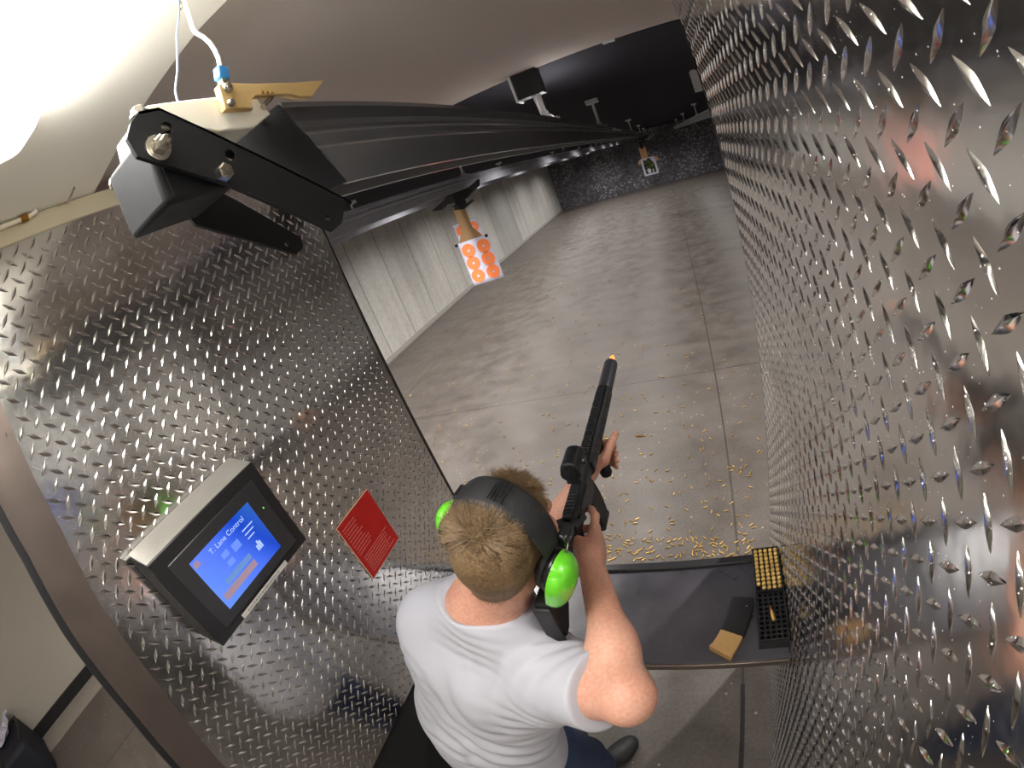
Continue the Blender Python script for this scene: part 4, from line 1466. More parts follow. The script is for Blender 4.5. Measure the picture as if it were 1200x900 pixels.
def torso(F, grow=0.0, k=0.05):
    F.ell(PELVIS, (0.165, 0.115, 0.13), BB, k, grow=grow)
    F.ell(WAIST, (0.145, 0.105, 0.15), BB, k, grow=grow)
    F.ell(CHEST + v3(0, 0, -0.06), (0.155, 0.112, 0.16), BB, k, grow=grow)
    F.ell(CHEST + v3(0, 0, 0.04) - BF * 0.008, (0.158, 0.108, 0.12), BB, k, grow=grow)
    # shoulder girdle and trapezius
    for s in (S_R, S_L):
        F.cap(NECK + v3(0, 0, -0.028), s + v3(0, 0, 0.004), 0.062, 0.056, 0.05, grow=grow)
        F.cap(CHEST + v3(0, 0, 0.02), s + v3(0, 0, -0.04), 0.075, 0.06, 0.05, grow=grow)
    for s, sg in ((S_R, 1), (S_L, -1)):              # shoulder blades
        F.ell(CHEST + SR_ * 0.085 * sg - BF * 0.070 + v3(0, 0, 0.02), (0.05, 0.035, 0.075), BB, 0.05, grow=grow)


def upper_arm(F, s, e, grow=0.0, k=0.04, r0=0.064, r1=0.044):
    m = s + (e - s) * 0.5
    F.cap(s, m, r0, r0 - 0.006, k, grow=grow)
    F.cap(m, e, r0 - 0.006, r1, k, grow=grow)


BODY = Field((-0.90, 0.10, 0.0), (-0.02, 1.08, 1.90), 0.004)
B = BODY
torso(B)
for h, kn, an in ((HIP_R, KN_R, AN_R), (HIP_L, KN_L, AN_L)):
    B.cap(h, kn, 0.085, 0.056, 0.05)
    B.cap(kn, an, 0.055, 0.034, 0.03)
    ft = (v3(-0.452, 0.700, 0.04) if kn is KN_R else v3(-0.70, 0.72, 0.04)) - an
    B.cap(an, an + ft * 0.65, 0.032, 0.024, 0.02)
# neck and head
B.cap(NECK + v3(0, 0.0, -0.02), hp(0, -0.035, -0.07), 0.066, 0.060, 0.03)
B.cap(NECK + v3(0.0, 0.03, -0.02), hp(0, 0.0, -0.085), 0.055, 0.052, 0.03)
HB = (HR, HF, HU)
B.ell(hp(0, -0.012, 0.030), (0.071, 0.091, 0.079), HB, 0.02)
B.ell(hp(0, -0.040, 0.000), (0.064, 0.060, 0.072), HB, 0.02)
B.ell(hp(0, 0.035, -0.030), (0.061, 0.060, 0.080), HB, 0.03)
B.cap(hp(0.028, 0.02, -0.082), hp(0.012, 0.068, -0.098), 0.030, 0.020, 0.025)
B.cap(hp(-0.028, 0.02, -0.082), hp(-0.012, 0.068, -0.098), 0.030, 0.020, 0.025)
B.cap(hp(-0.04, 0.078, 0.022), hp(0.04, 0.078, 0.022), 0.011, 0.011, 0.015)        # brow
for s in (-1, 1):
    B.ell(hp(0.031 * s, 0.094, 0.003), (0.017, 0.012, 0.011), HB, 0.008, op='c')     # eye sockets
    B.ell(hp(0.031 * s, 0.077, 0.003), (0.0125, 0.0125, 0.0125), HB, 0.003)
    B.ell(hp(0.044 * s, 0.066, -0.026), (0.020, 0.016, 0.016), HB, 0.02)             # cheek bones
    B.ell(hp(0.077 * s, -0.008, -0.008), (0.010, 0.019, 0.031), HB, 0.006)           # ears
    B.ell(hp(0.088 * s, -0.003, -0.006), (0.006, 0.009, 0.016), HB, 0.006, op='c')
    B.ell(hp(0.009 * s, 0.104, -0.038), (0.009, 0.009, 0.007), HB, 0.006)            # nostrils
B.cap(hp(0, 0.090, 0.008), hp(0, 0.112, -0.034), 0.008, 0.0105, 0.012)              # nose
B.cap(hp(-0.017, 0.089, -0.063), hp(0.017, 0.089, -0.063), 0.0055, 0.0055, 0.006)   # lips
B.cap(hp(-0.014, 0.088, -0.072), hp(0.014, 0.088, -0.072), 0.006, 0.006, 0.006)
B.cap(hp(-0.020, 0.097, -0.0675), hp(0.020, 0.097, -0.0675), 0.0022, 0.0022, 0.003, op='c')
# arms
upper_arm(B, S_R, E_R, r0=0.062, r1=0.041)
upper_arm(B, S_L, E_L, r0=0.062, r1=0.045)
B.ell(E_R + v3(0.004, -0.008, -0.003), (0.032, 0.032, 0.032), None, 0.03)
for e, w in ((E_R, W_R), (E_L, W_L)):
    B.cap(e, e + (w - e) * 0.35, 0.037, 0.038, 0.03)
    B.cap(e + (w - e) * 0.30, w, 0.038, 0.0255, 0.03)
# ---- right hand, wrapped round the pistol grip
G0, G1 = v3(-0.315, 0.640, 1.545), v3(-0.315, 0.612, 1.450)       # grip axis, top to bottom
B.ell(W_R + v3(-0.004, 0.008, 0), (0.026, 0.026, 0.022), None, 0.02)
KN = [v3(-0.281, 0.655, 1.532), v3(-0.279, 0.653, 1.512), v3(-0.281, 0.646, 1.492), v3(-0.285, 0.636, 1.474)]
for kpt in KN:
    B.cap(W_R + (kpt - W_R) * 0.15, kpt, 0.018, 0.0115, 0.014)
B.ell((-0.276, 0.605, 1.515), (0.020, 0.036, 0.036), None, 0.02)
FING = [
    [KN[0], v3(-0.284, 0.690, 1.536), v3(-0.296, 0.712, 1.534), v3(-0.306, 0.722, 1.532)],        # index, on the trigger
    [KN[1], v3(-0.288, 0.682, 1.508), v3(-0.318, 0.682, 1.506), v3(-0.338, 0.664, 1.506)],
    [KN[2], v3(-0.288, 0.672, 1.486), v3(-0.318, 0.672, 1.484), v3(-0.338, 0.656, 1.484)],
    [KN[3], v3(-0.290, 0.660, 1.468), v3(-0.316, 0.661, 1.466), v3(-0.334, 0.648, 1.466)],
]
for ch, r in zip(FING, (0.0098, 0.0100, 0.0096, 0.0084)):
    for i in range(3):
        B.cap(ch[i], ch[i + 1], r * (1.08 - 0.09 * i), r * (1.0 - 0.09 * i), 0.005)
B.cap(W_R + v3(-0.004, 0.02, 0.012), (-0.300, 0.598, 1.553), 0.020, 0.0135, 0.018)     # web and thumb over the tang
B.cap((-0.300, 0.598, 1.553), (-0.334, 0.628, 1.551), 0.0135, 0.0105, 0.008)
B.cap((-0.334, 0.628, 1.551), (-0.343, 0.655, 1.545), 0.0105, 0.0085, 0.005)
# ---- left hand round the foregrip, thumb forward along the guard
FG0, FG1 = v3(-0.315, 0.935, 1.555), v3(-0.310, 0.925, 1.462)
B.ell(W_L + v3(0.006, 0.01, 0.004), (0.026, 0.024, 0.024), None, 0.02)
PL = v3(-0.318, 0.915, 1.515)
KL = [v3(-0.338, 0.958, 1.528), v3(-0.336, 0.956, 1.509), v3(-0.334, 0.950, 1.491), v3(-0.332, 0.942, 1.475)]
for kpt in KL:
    B.cap(W_L + (kpt - W_L) * 0.2, kpt, 0.018, 0.0115, 0.014)
FINL = [
    [KL[0], v3(-0.318, 0.972, 1.528), v3(-0.292, 0.968, 1.527), v3(-0.276, 0.948, 1.527)],
    [KL[1], v3(-0.316, 0.970, 1.508), v3(-0.290, 0.965, 1.507), v3(-0.275, 0.944, 1.507)],
    [KL[2], v3(-0.314, 0.964, 1.489), v3(-0.290, 0.958, 1.488), v3(-0.276, 0.938, 1.488)],
    [KL[3], v3(-0.312, 0.955, 1.472), v3(-0.292, 0.949, 1.471), v3(-0.280, 0.932, 1.471)],
]
for ch, r in zip(FINL, (0.0098, 0.0100, 0.0096, 0.0084)):
    for i in range(3):
        B.cap(ch[i], ch[i + 1], r * (1.08 - 0.09 * i), r * (1.0 - 0.09 * i), 0.005)
B.cap(W_L + v3(0.01, 0.01, 0.010), (-0.300, 0.905, 1.520), 0.020, 0.015, 0.016)
B.cap((-0.300, 0.905, 1.520), (-0.281, 0.930, 1.543), 0.0145, 0.0115, 0.008)
B.cap((-0.281, 0.930, 1.543), (-0.268, 0.968, 1.553), 0.0110, 0.0088, 0.005)

# skin with redder elbows, knuckles and neck creases in its own colour
m, nt, b = nodes_of('skin')
tc = N(nt, 'ShaderNodeTexCoord')
nz = N(nt, 'ShaderNodeTexNoise', i_Scale=9.0, i_Detail=5.0)
nt.links.new(tc.outputs['Object'], nz.inputs['Vector'])
fn = N(nt, 'ShaderNodeTexNoise', i_Scale=160.0, i_Detail=3.0)
nt.links.new(tc.outputs['Object'], fn.inputs['Vector'])
c = ramp(nt, nz.outputs['Fac'], [(0.3, srgb(192, 134, 112)), (0.7, srgb(208, 158, 136))])
c = mixc(nt, 0.18, c, ramp(nt, fn.outputs['Fac'], [(0.35, srgb(196, 120, 96)), (0.65, srgb(244, 200, 176))]))
nt.links.new(c, b.inputs['Base Color'])
b.inputs['Roughness'].default_value = 0.48
b.inputs['Subsurface Weight'].default_value = 0.25
b.inputs['Subsurface Radius'].default_value = (1.0, 0.35, 0.2)
b.inputs['Subsurface Scale'].default_value = 0.008
bp = N(nt, 'ShaderNodeBump', i_Strength=0.25, i_Distance=0.0008)
nt.links.new(fn.outputs['Fac'], bp.inputs['Height'])
nt.links.new(bp.outputs[0], b.inputs['Normal'])
M_skin = m

person = thing('person', 'person in a white t-shirt and jeans aiming a rifle downrange, seen from behind', 'person', (-0.6, 0.45, 0))
V, Q = BODY.mesh()
raw('body', V, Q, M_skin, person)

M_eye = mat('eye_white', srgb(232, 228, 222), 0.2, var=0.02)
M_iris = mat('blue_grey_iris', srgb(70, 92, 112), 0.15, var=0.2, scale=300)
for s in (-1, 1):
    c_ = Vector(hp(0.031 * s, 0.0785, 0.003))
    ey = MB().ell(c_, Vector(HR) * 0.0122, Vector(HF) * 0.0122, Vector(HU) * 0.0122, 20, 12).build('eye', M_eye, person)
    MB().lathe(c_ + Vector(HF) * 0.0118, HF, [(-0.001, 0.0054), (0.0003, 0.0050), (0.0008, 0.0030)], 18).build('iris', M_iris, ey)

# ---- white t-shirt
SH = Field((-0.90, 0.10, 0.86), (-0.02, 0.80, 1.62), 0.004)
torso(SH, grow=0.014, k=0.06)
SLEEVE_R = S_R + (E_R - S_R) * 0.74
SLEEVE_L = S_L + (E_L - S_L) * 0.62
for s, e, sl in ((S_R, E_R, SLEEVE_R), (S_L, E_L, SLEEVE_L)):
    d = nrm(e - s)
    SH.cap(s, sl + d * 0.03, 0.076, 0.074, 0.045)
# loose cloth at the small of the back and the hem
SH.ell(WAIST + v3(0, -0.01, -0.02), (0.196, 0.135, 0.22), BB, 0.06)
SH.ell(CHEST + v3(-0.01, -0.01, -0.06), (0.180, 0.130, 0.17), BB, 0.06)
SH.ell(PELVIS + v3(0, 0, 0.02), (0.200, 0.138, 0.17), BB, 0.06)
# folds: ridges laid over the cloth
_r = random.Random(5)


def fold(p0, p1, r, depth, op='u'):
    SH.cap(p0, p1, r, r * 0.6, 0.018, op=op)


X = SH._win(SH.lo, SH.lo + SH.h * SH.n)[1]
D = np.zeros_like(SH.F)


def ripple(c, d, sp, rad, amp, ph=0.0):
    """A patch of folds: waves across direction d, spacing sp, fading away from c."""
    d = nrm(d)
    w, Y = SH._win(c - rad * 2.2, c + rad * 2.2)
    if w is None:
        return
    u = sum((Y[i] - c[i]) * d[i] for i in range(3))
    r2 = sum((Y[i] - c[i]) ** 2 for i in range(3)) / rad ** 2
    wob = 0.45 * np.sin(23 * (Y[0] + Y[2]) + ph) + 0.3 * np.sin(47 * (Y[1] - Y[0]) + 2 * ph)
    D[w] += amp * np.exp(-r2) * (np.abs(np.sin(PI * u / sp + ph + wob)) ** 1.5 - 0.5)


ripple(S_R + v3(0.03, 0.05, 0.03), (0.5, -0.75, 0.1), 0.030, 0.090, 0.0150, 0.4)            # front of the right sleeve
ripple(S_R + v3(0.0, -0.06, -0.10), (0.4, 0.2, 0.9), 0.036, 0.09, 0.0150, 1.1)               # right armpit
ripple(WAIST + v3(0.10, -0.06, 0.06), (0.65, 0.1, 0.7), 0.048, 0.11, 0.0150, 2.0)            # right flank
ripple(WAIST + v3(-0.02, -0.12, 0.02), (0.1, 0.2, 1.0), 0.060, 0.11, 0.0090, 0.2)
ripple(CHEST + v3(0.02, -0.11, 0.05), (1.0, 0.1, 0.25), 0.065, 0.10, 0.0085, 0.8)            # between the shoulder blades
ripple(NECK + v3(-0.01, -0.05, -0.05), (0.3, 0.4, 0.9), 0.026, 0.06, 0.0050, 0.0)
ripple(S_L + v3(-0.03, -0.05, -0.12), (0.3, 0.2, 0.9), 0.040, 0.09, 0.0090, 0.6)
SH.F -= D
# neckline, sleeve hems and waist hem
NN = nrm((0.14, 0.30, 0.95))
SH.plane(NECK + v3(0.0, -0.030, 0.000), NN, lo=NECK - v3(.10, .11, .06), hi=NECK + v3(.11, .2, .2))
SH.ell(NECK + v3(-0.004, 0.010, 0.03), (0.088, 0.088, 0.055), (SR_, BF, BU), 0.006, op='c')
SH.plane(SLEEVE_R, nrm(E_R - S_R), lo=(-0.28, 0.1, 1.30), hi=(-0.02, 0.6, 1.62))
SH.plane(SLEEVE_L, nrm(E_L - S_L), lo=(-0.78, 0.60, 1.2), hi=(-0.4, 0.80, 1.45))
SH.plane((0, 0, 0.885), (0, 0, -1))
M_shirt = mat('white_jersey', srgb(182, 182, 190), 0.85, var=0.02, scale=12, bump=0.25, bscale=900)
V, Q = SH.mesh()
shirt = raw('shirt', V, Q, M_shirt, person)
# collar band and sleeve hem stitched on the shirt: thin tubes following the cuts
J = Field((-0.92, 0.14, 0.02), (-0.32, 0.72, 1.0), 0.005)
J.ell(PELVIS, (0.172, 0.122, 0.11), BB, 0.04)
for h, kn, an in ((HIP_R, KN_R, AN_R), (HIP_L, KN_L, AN_L)):
    J.cap(h, kn, 0.094, 0.069, 0.05)
    J.cap(kn, an, 0.068, 0.062, 0.03)
J.plane((0, 0, 0.055), (0, 0, -1))
M_jeans = mat('blue_denim', srgb(40, 56, 88), 0.85, var=0.35, scale=24, bump=0.3, bscale=500)
V, Q = J.mesh()
raw('jeans', V, Q, M_jeans, person)
for an, tip in ((AN_R, v3(-0.452, 0.700, 0.04)), (AN_L, v3(-0.70, 0.72, 0.04))):
    S = Field((an[0] - 0.16, an[1] - 0.16, -0.02), (an[0] + 0.26, an[1] + 0.30, 0.16), 0.004)
    d = nrm((tip - an) * v3(1, 1, 0))
    heel = an * v3(1, 1, 0) - d * 0.035 + v3(0, 0, 0.048)
    S.cap(heel, an + d * 0.02 + v3(0, 0, -0.005), 0.040, 0.046, 0.02)
    S.cap(an + v3(0, 0, -0.012), an + d * 0.075 + v3(0, 0, -0.032), 0.050, 0.046, 0.02)
    S.cap(heel, tip - d * 0.05, 0.042, 0.045, 0.02)
    S.cap(tip - d * 0.08 + v3(0, 0, 0.0), tip - d * 0.02, 0.047, 0.036, 0.02)
    S.cap(tip - d * 0.07 + v3(d[1], -d[0], 0) * 0.012, tip - d * 0.03 + v3(d[1], -d[0], 0) * 0.006, 0.042, 0.034, 0.02)
    S.plane((0, 0, 0.004), (0, 0, -1), k=0.003)
    V, Q = S.mesh()
    raw('shoe', V, Q, mat('black_shoe', (0.012, 0.012, 0.013), 0.6, var=0.3, scale=40), person)

# ---- hair: a close cap over the skull plus clipped strands
def field_at(P):
    """Signed distance of the body at world points P (n, 3)."""
    g = (P - BODY.lo) / BODY.h
    i = np.floor(g).astype(int)
    f = (g - i).astype(np.float32)
    r = 0
    for a in (0, 1):
        for b_ in (0, 1):
            for d in (0, 1):
                w = (f[:, 0] if a else 1 - f[:, 0]) * (f[:, 1] if b_ else 1 - f[:, 1]) * (f[:, 2] if d else 1 - f[:, 2])
                r = r + w * BODY.F[i[:, 0] + a, i[:, 1] + b_, i[:, 2] + d]
    return r


HM = np.stack([HR, HF, HU])                              # world -> head frame rows
O3 = v3(0, -0.020, 0.012)


def scalp(D):
    """Skin points met going out from the middle of the skull along directions D (head frame), with their normals."""
    D = D / np.linalg.norm(D, axis=1, keepdims=True)
    t = np.full(len(D), 0.03, np.float32)
    for _ in range(40):
        P = O3 + D * t[:, None]
        d = field_at(HC + P @ HM)
        t = np.clip(t - d * 0.8, 0.02, 0.16)
    P = O3 + D * t[:, None]
    Wp = HC + P @ HM
    e = 0.004
    G = np.stack([field_at(Wp + v3(*[e if k == a else 0 for k in range(3)])) - field_at(Wp - v3(*[e if k == a else 0 for k in range(3)])) for a in range(3)], 1)
    G = G / (np.linalg.norm(G, axis=1, keepdims=True) + 1e-9)
    return P.astype(np.float32), (G @ HM.T).astype(np.float32)


def haired(P):
    """Height above the hair line, which runs from the brow over the ears to the nape."""
    f, u = P[:, 1], P[:, 2]
    lim = np.where(f > 0.0, 0.012 + f / 0.075 * 0.046, np.where(f > -0.035, 0.012 + f / 0.035 * 0.052, -0.026 + (f + 0.035) * 0.60))
    return u - lim


def unit(A):
    return A / (np.linalg.norm(A, axis=1, keepdims=True) + 1e-9)


CROWN = v3(-0.016, -0.078, 0.078)
m, nt, b = nodes_of('fair_hair')
tc = N(nt, 'ShaderNodeTexCoord')
nz = N(nt, 'ShaderNodeTexNoise', i_Scale=220.0, i_Detail=3.0)
nt.links.new(tc.outputs['Object'], nz.inputs['Vector'])
nl = N(nt, 'ShaderNodeTexNoise', i_Scale=18.0, i_Detail=3.0)
nt.links.new(tc.outputs['Object'], nl.inputs['Vector'])
c = ramp(nt, nz.outputs['Fac'], [(0.3, srgb(70, 52, 34)), (0.7, srgb(146, 120, 86))])
c = mixc(nt, 0.4, c, ramp(nt, nl.outputs['Fac'], [(0.35, srgb(80, 62, 43)), (0.65, srgb(134, 109, 78))]))
nt.links.new(c, b.inputs['Base Color'])
b.inputs['Roughness'].default_value = 0.5
b.inputs['Specular IOR Level'].default_value = 0.3
M_hair = m

NU, NV = 90, 60
TH, PH = np.meshgrid(PI * np.arange(NV + 1) / NV * 0.84, 2 * PI * np.arange(NU) / NU, indexing='ij')
D = np.stack([np.sin(TH) * np.cos(PH), np.sin(TH) * np.sin(PH), np.cos(TH)], -1).reshape(-1, 3)
P, NN_ = scalp(D)
h = haired(P)
up = np.clip((P[:, 2] - 0.035) / 0.05, 0, 1)
band_gap = np.where(np.abs(P[:, 1] - 0.002) < 0.03, 0.4, 1.0)
thick = band_gap * (0.0022 + 0.008 * up * np.where(P[:, 1] > -0.07, 1, 0.3)) * np.clip(h / 0.016 + 0.15, 0, 1) - np.where(h < 0, 0.004, 0)
V = HC + (P + NN_ * thick[:, None]) @ HM
F = []
for i in range(NV):
    for j in range(NU):
        a, b2 = i * NU + j, i * NU + (j + 1) % NU
        F.append((a, a + NU, b2 + NU, b2))
hair = raw('hair', V, F, M_hair, person)

rr = np.random.default_rng(4)
D = rr.normal(size=(90000, 3))
P, NN_ = scalp(D)
h = haired(P)
keep = (h > -0.005) & (rr.random(len(P)) < np.clip((h + 0.005) / 0.018, 0.06, 1))
P, NN_, h = P[keep], NN_[keep], h[keep]
n = len(P)
up = np.clip((P[:, 2] - 0.048) / 0.045, 0, 1)
top = up * np.where(P[:, 1] > -0.066, 1, np.clip(1 + (P[:, 1] + 0.066) / 0.02, 0, 1))
Ls = (0.0065 + 0.040 * top ** 1.3) * rr.uniform(0.75, 1.15, n) * np.clip(h / 0.03, 0.4, 1)
BAND_F = 0.002                                           # hair is pressed flat under the band and short behind it
df = P[:, 1] - BAND_F
Ls = Ls * np.where(np.abs(df) < 0.030, 0.12, np.where(df < 0, np.clip((-df - 0.022) / 0.035, 0.3, 1), 1.0))
flow = P - CROWN
flow = flow - NN_ * (flow * NN_).sum(1, keepdims=True)
away = unit(flow)
swirl = np.cross(NN_, away)
is_top = (top > 0.25)[:, None]
lean = np.where(is_top, away * 0.75 + swirl * 0.35 + v3(0.30, 0.20, 0), away * 0.5 + v3(0, -0.1, -0.5))
q1 = P[:, 0] * 330 + P[:, 1] * 130
lean = lean + np.stack([np.sin(q1), np.sin(P[:, 1] * 380 + P[:, 0] * 90 + 1.3), np.sin(P[:, 2] * 300 + P[:, 0] * 200)], 1) * np.where(is_top, 0.95, 0.25)
lean = lean + rr.normal(size=(n, 3)) * 0.09
lean = unit(lean - NN_ * (lean * NN_).sum(1, keepdims=True))
K = 3
pts = [P + NN_ * (0.0004 + 0.0045 * top[:, None])]
dirv = unit(NN_ * np.where(is_top, 0.75, 0.62) + lean * 0.8)
for s_ in range(K):
    dirv = unit(dirv + lean * 0.35 - NN_ * 0.10)
    pts.append(pts[-1] + dirv * (Ls[:, None] / K))
sd = unit(np.cross(dirv, NN_))
w0 = np.where(top < 0.25, 0.00042, 0.0006)[:, None]
SV = np.empty((n, 2 * (K + 1), 3), np.float32)
for s_, q in enumerate(pts):
    w = w0 * (1 - 0.75 * s_ / K)
    SV[:, 2 * s_] = q - sd * w
    SV[:, 2 * s_ + 1] = q + sd * w
base_i = (np.arange(n) * 2 * (K + 1))[:, None]
SF = np.concatenate([base_i + np.array([[2 * s_, 2 * s_ + 1, 2 * s_ + 3, 2 * s_ + 2]]) for s_ in range(K)])
raw('strands', HC + SV.reshape(-1, 3) @ HM, SF, M_hair, hair)

# ------------------------------------------------------------------ ear muffs
def HPV(r, f, u):
    return Vector(hp(r, f, u))


VR, VF, VU = Vector(HR), Vector(HF), Vector(HU)
M_band = mat('black_padded_band', (0.014, 0.014, 0.015), 0.6, var=0.25, scale=70, bump=0.15, bscale=300)
M_shell = mat('lime_shell', srgb(104, 206, 40), 0.22, var=0.04, scale=8, coat=0.5)
M_cup = mat('black_cup_plastic', (0.012, 0.012, 0.013), 0.25, var=0.2, scale=40)
M_chrome = mat('chrome_wire', srgb(214, 214, 216), 0.15, 1.0)
em = thing('ear_muffs', 'black and lime green ear defenders worn over the fair hair of the person', 'ear defenders', tuple(hp(0, 0, 0.12)))
mb = MB()
N_ = 40
secs = []
for i in range(N_ + 1):
    a = math.radians(12 + 156 * i / N_)
    c = HPV(0.090 * math.cos(a), 0.000 + 0.003 * math.sin(a), 0.002 + 0.122 * math.sin(a) ** 0.9)
    nv = (VR * math.cos(a) / 0.090 + VU * math.sin(a) / 0.124).normalized()
    w = 0.030 * (0.62 + 0.38 * math.sin(a) ** 0.6)
    t = 0.0075 * (0.55 + 0.45 * math.sin(a))
    ring = []
    for q in range(12):
        g = 2 * PI * q / 12
        cx, sx = math.cos(g), math.sin(g)
        ring.append(c + VF * (w * (abs(cx) ** 0.6) * (1 if cx > 0 else -1)) + nv * (t * (abs(sx) ** 0.7) * (1 if sx > 0 else -1)))
    secs.append(ring)
vs = [p for r in secs for p in r]
fs = [(i * 12 + k, i * 12 + (k + 1) % 12, (i + 1) * 12 + (k + 1) % 12, (i + 1) * 12 + k) for i in range(N_) for k in range(12)]
fs += [tuple(range(12))[::-1], tuple(N_ * 12 + k for k in range(12))]
mb.add(vs, fs)
hb = mb.build('headband', M_band, em, smooth=60)
mb = MB()
for k in range(5):
    a = math.radians(78 + 3.2 * k)
    c = HPV(0.1015 * math.cos(a), 0.004, 0.003 + 0.1325 * math.sin(a) ** 0.9)
    mb.tube([c - VF * 0.018, c + VF * 0.018], 0.0012, 6)
mb.build('embossing', M_cup, hb)
for s in (1, -1):
    cc = HPV(0.098 * s, -0.014, -0.014)
    mb = MB()
    mb.ell(HPV(0.084 * s, -0.012, -0.014), VR * 0.016, VF * 0.036, VU * 0.044, 28, 16)
    cu = mb.build('ear_cushion', M_band, em)
    mb = MB()
    mb.ell(cc, VR * 0.022, VF * 0.038, VU * 0.045, 28, 16)
    cup = mb.build('ear_cup', M_cup, em)
    # teardrop shell, its point down and back
    mb = MB()
    vs, fs = [], []
    nu, nv_ = 36, 14
    for j in range(nv_ + 1):
        t = j / nv_
        for i in range(nu):
            g = 2 * PI * i / nu
            cx, sx = math.cos(g), math.sin(g)
            rad = 1 + 0.42 * max(0, math.cos(g - math.radians(238))) ** 6
            rr_ = math.sin(t * PI / 2)
            vs.append(HPV(s * (0.102 + 0.036 * math.cos(t * PI / 2) ** 0.8), (-0.018 if s > 0 else 0.002) - 0.006 * (1 - t) + (0.042 if s > 0 else 0.036) * cx * rad * rr_, -0.014 + 0.048 * sx * rad * rr_))
    for j in range(nv_):
        for i in range(nu):
            fs.append((j * nu + i, (j + 1) * nu + i, (j + 1) * nu + (i + 1) % nu, j * nu + (i + 1) % nu))
    fs.append(tuple(nv_ * nu + i for i in range(nu)))
    mb.add(vs, fs)
    mb.build('shell', M_shell, em, smooth=50)
    mb = MB()
    pth = []
    for k in range(11):
        q = k / 10
        g = PI * q
        pth.append(HPV(s * (0.1005 + 0.010 * math.sin(g)), 0.030 - 0.064 * q + 0.004 * math.sin(g), 0.030 + 0.016 * math.sin(g) - 0.045 * q))
    mb.tube(pth, 0.0016, 8)
    mb.build('wire', M_chrome, em)
    mb = MB()
    mb.obox(HPV(s * 0.098, 0.030, 0.034), VR * 0.009, VF * 0.016, VU * 0.014)
    yk = mb.build('yoke', M_cup, em, bevel=0.004)
    MB().lathe(HPV(s * 0.1065, 0.030, 0.030), VR * s, [(0, 0.0035), (0.001, 0.003)], 12).build('rivet', M_chrome, yk)

# ------------------------------------------------------------------ rifle
RX, RZ = -0.315, 1.580
M_gun = mat('black_anodised', (0.016, 0.016, 0.018), 0.42, 0.3, var=0.25, scale=80, bump=0.06, bscale=600)
M_gun2 = mat('black_parkerised', (0.040, 0.040, 0.044), 0.40, 0.35, var=0.2, scale=60)
M_supp = mat('grey_suppressor', (0.060, 0.061, 0.074), 0.42, 0.4, var=0.15, scale=40)
M_mirror = mat('dark_glass', (0.004, 0.005, 0.008), 0.06, coat=0.5)
rf = thing('rifle', 'black short rifle with suppressor and optic held by the shooter', 'rifle', (RX, 0.8, RZ))
A = lambda y, x=0.0, z=0.0: Vector((RX + x, y, RZ + z))
YA = (0, 1, 0)
MB().lathe(A(1.150), YA, [(0, 0.0160), (0.004, 0.0215), (0.012, 0.0222), (0.165, 0.0222), (0.174, 0.0212), (0.182, 0.0150), (0.182, 0.0065), (0.160, 0.0060)], 36).build('suppressor', M_supp, rf, smooth=35)
# octagonal hand guard with slots and a toothed top rail
mb = MB()
prof = [(-0.021, -0.012), (-0.012, -0.024), (0.012, -0.024), (0.021, -0.012), (0.021, 0.012), (0.013, 0.021), (-0.013, 0.021), (-0.021, 0.012)]
mb.prism([A(0.805, x, z) for x, z in prof], (0, 0.345, 0))
hg = mb.build('hand_guard', M_gun, rf, bevel=0.002)
mb = MB()
y = 0.63
while y < 1.14:
    mb.prism([A(y, -0.0105, 0.026), A(y, -0.0075, 0.0315), A(y, 0.0075, 0.0315), A(y, 0.0105, 0.026)], (0, 0.0054, 0))
    y += 0.0100
mb.box(RX - 0.0085, RX + 0.0085, 0.62, 1.148, RZ + 0.018, RZ + 0.0270)
mb.build('top_rail', M_gun2, rf)
for s in (-1, 1):
    for k in range(8):
        y = 0.835 + 0.037 * k
        MB().obox(A(y + 0.012, s * 0.0212, 0.0), (0.0006, 0, 0), (0, 0.0125, 0), (0, 0, 0.0045)).build('slot', M_black, hg)
        MB().obox(A(y + 0.012, s * 0.0172, 0.0168), (s * 0.0004, 0, 0.0004), (0, 0.0125, 0), (-s * 0.0022, 0, 0.0024)).build('slot', M_black, hg)
mb = MB()
mb.prism([A(0.61, -0.0155, -0.012), A(0.61, -0.0155, 0.014), A(0.61, -0.010, 0.020), A(0.61, 0.010, 0.020), A(0.61, 0.0155, 0.014), A(0.61, 0.0155, -0.012)], (0, 0.2, 0))
mb.box(RX - 0.013, RX + 0.0185, 0.665, 0.74, RZ - 0.004, RZ + 0.010)
ur = mb.build('upper_receiver', M_gun, rf, bevel=0.002)
MB().obox(A(0.705, 0.0172, 0.002), (0.0006, 0, 0), (0, 0.030, 0), (0, 0, 0.0075)).build('ejection_port', M_gun2, ur)
MB().tube([A(0.655, 0.014, -0.002), A(0.640, 0.026, 0.002)], 0.0075, 12).build('forward_assist', M_gun2, ur)
mb = MB()
mb.prism([A(0.600, -0.024, 0.012), A(0.618, -0.030, 0.012), A(0.628, -0.012, 0.012), A(0.628, 0.012, 0.012), A(0.618, 0.030, 0.012), A(0.600, 0.024, 0.012), A(0.606, 0.0, 0.012)], (0, 0, 0.008))
mb.build('charging_handle', M_gun2, rf, bevel=0.0015)
mb = MB()
mb.prism([A(0.605, -0.013, -0.012), A(0.79, -0.013, -0.012), A(0.79, -0.013, -0.050), A(0.715, -0.013, -0.056), A(0.705, -0.013, -0.034), A(0.605, -0.013, -0.032)], (0.026, 0, 0))
lr = mb.build('lower_receiver', M_gun, rf, bevel=0.003)
mb = MB()
mb.tube([A(0.706, 0, -0.034), A(0.700, 0, -0.056), A(0.66, 0, -0.058), A(0.650, 0, -0.040)], 0.0032, 8)
mb.build('trigger_guard', M_gun, lr)
